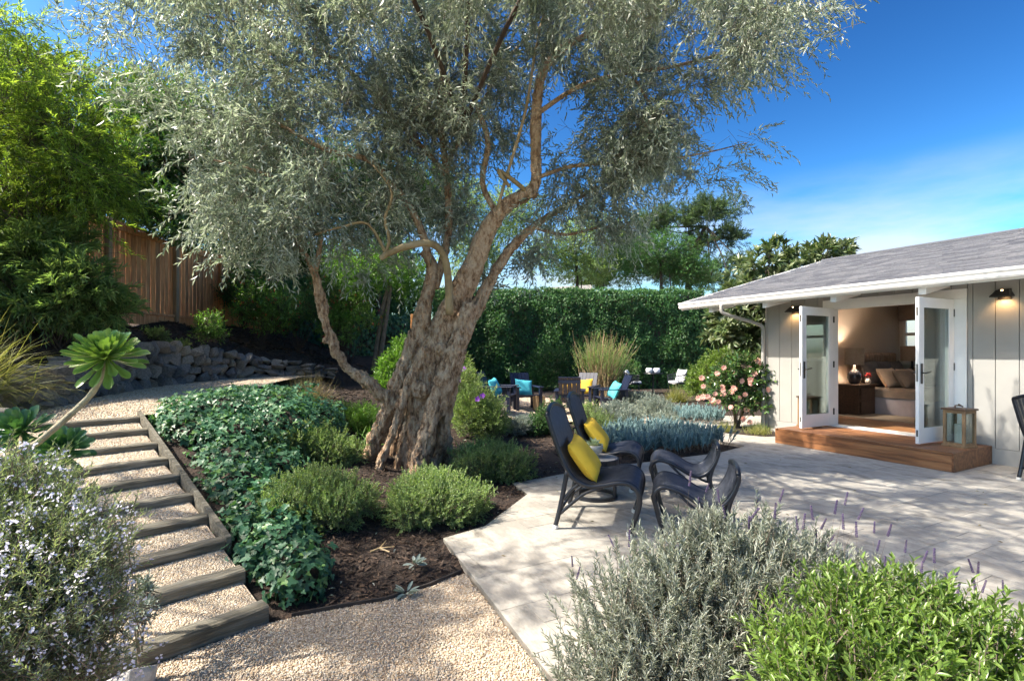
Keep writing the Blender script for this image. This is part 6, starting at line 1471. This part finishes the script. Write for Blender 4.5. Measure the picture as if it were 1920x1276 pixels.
GBL = [(q[0], q[1], q[2]-.045, *q[3:]) for q in px_blobs([(1560,1170,1.75,.20,.24,.17),(1680,1160,1.75,.22,.26,.17),(1800,1190,1.7,.22,.26,.16),(1500,1240,1.65,.15,.2,.14),(1620,1250,1.6,.28,.28,.18),(1760,1260,1.6,.28,.28,.2),(1880,1220,1.65,.16,.24,.16),(1900,1270,1.6,.2,.25,.18),(1590,1105,1.8,.10,.14,.08),(1720,1095,1.8,.10,.15,.06)])]
gs = plant('glossy_shrub', 'bright green glossy leaved shrub in the bottom right corner', 'shrub', GBL, LF['lime'], 1300, L=.12, nl=13, ln=.033, wd=.0095, T=T_LONG, ang=.85, out=.6, up=.8, jit=.35, shell=.6, stem=.0028, base=(1.15,1.7,-.03), parts=300, zmin=0)

# fallen leaves, twigs, wilted seedlings
q = np.concatenate([scatter(FRONT[:2]+[(.3,2.0),(-1.6,2.0)]+FRONT[-4:], 60), scatter(BED, 170), scatter([(-3.5,4.9),(-1.5,2.9),(-2.2,2.2),(-4.2,4.2)], 0)]); n = len(q)
a = RNG.random(n)*6.28; V, F = cloud(T_LEAF, np.column_stack([q, ground_z(q[:, 0], q[:, 1])+.022]), np.column_stack([np.cos(a), np.sin(a), RNG.normal(size=n)*.1]), np.column_stack([RNG.normal(size=(n, 2))*.3, np.ones(n)]), .045+.02*RNG.random(n), .012)
tag(mk('fallen_leaves', V, F, LF['olive'], keep=True), kind='stuff')
q = np.concatenate([scatter([(0,6),(.2,5.5),(-.5,4.2),(.2,2.4),(5,3),(5.5,6.5),(4,9)], 70), scatter(LAND, 14)]); n = len(q); zz = np.where(inpoly(q[:, 0], q[:, 1], LAND), path_z(q[:, 1])+.012, .004)
a = RNG.random(n)*6.28; V, F = cloud(T_LEAF, np.column_stack([q, zz]), np.column_stack([np.cos(a), np.sin(a), RNG.normal(size=n)*.05]), np.column_stack([RNG.normal(size=(n, 2))*.2, np.ones(n)]), .04+.02*RNG.random(n), .012)
tag(mk('leaf_litter', V, F, LF['tangrass'], keep=True), kind='stuff')
c = at(716, 1045, 3.9); z = gz(c[0], c[1])+.02
tg = MB().tube([(c[0]-.08,c[1]-.02,z),(c[0]-.02,c[1]+.02,z+.012),(c[0]+.07,c[1]-.05,z+.01)], [.008,.008,.005], 6).tube([(c[0]-.02,c[1]+.02,z+.012),(c[0]+.0,c[1]+.13,z+.03)], [.006,.004], 5).tube([(c[0]-.02,c[1]+.02,z+.012),(c[0]+.09,c[1]+.03,z+.02)], [.006,.003], 5).build('fallen_branch', M['pale_bark'])
tag(tg, 'small forked dry branch lying on the bark mulch', 'branch')
for px, py, lab in ((778,1065,'small wilted grey green seedling in mulch, nearer the thyme'),(762,1110,'small wilted grey green seedling in mulch, nearer the gravel')):
    d = FPX*EYE/(py-660)*1.0; c = at(px, py, d); z = gz(c[0], c[1]); r = root('wilted_seedling', (c[0], c[1], z), lab, 'plant')
    n = 16; a = RNG.random(n)*6.28; D = np.column_stack([np.cos(a), np.sin(a)*.7, RNG.random(n)*.9-.15]); P = np.tile([c[0], c[1], z+.05], (n, 1))+D*.015
    fill(r, 'foliage', T_OVAL, P, D, np.tile([0,0,1.],(n,1))+RNG.normal(size=(n,3))*.3, np.full(n, .075), np.full(n, .024), LF['silver'], n)
    MB().tube([(c[0],c[1],z-.02),(c[0],c[1],z+.055)], .004, 5).build('stem', M['twig'], r)
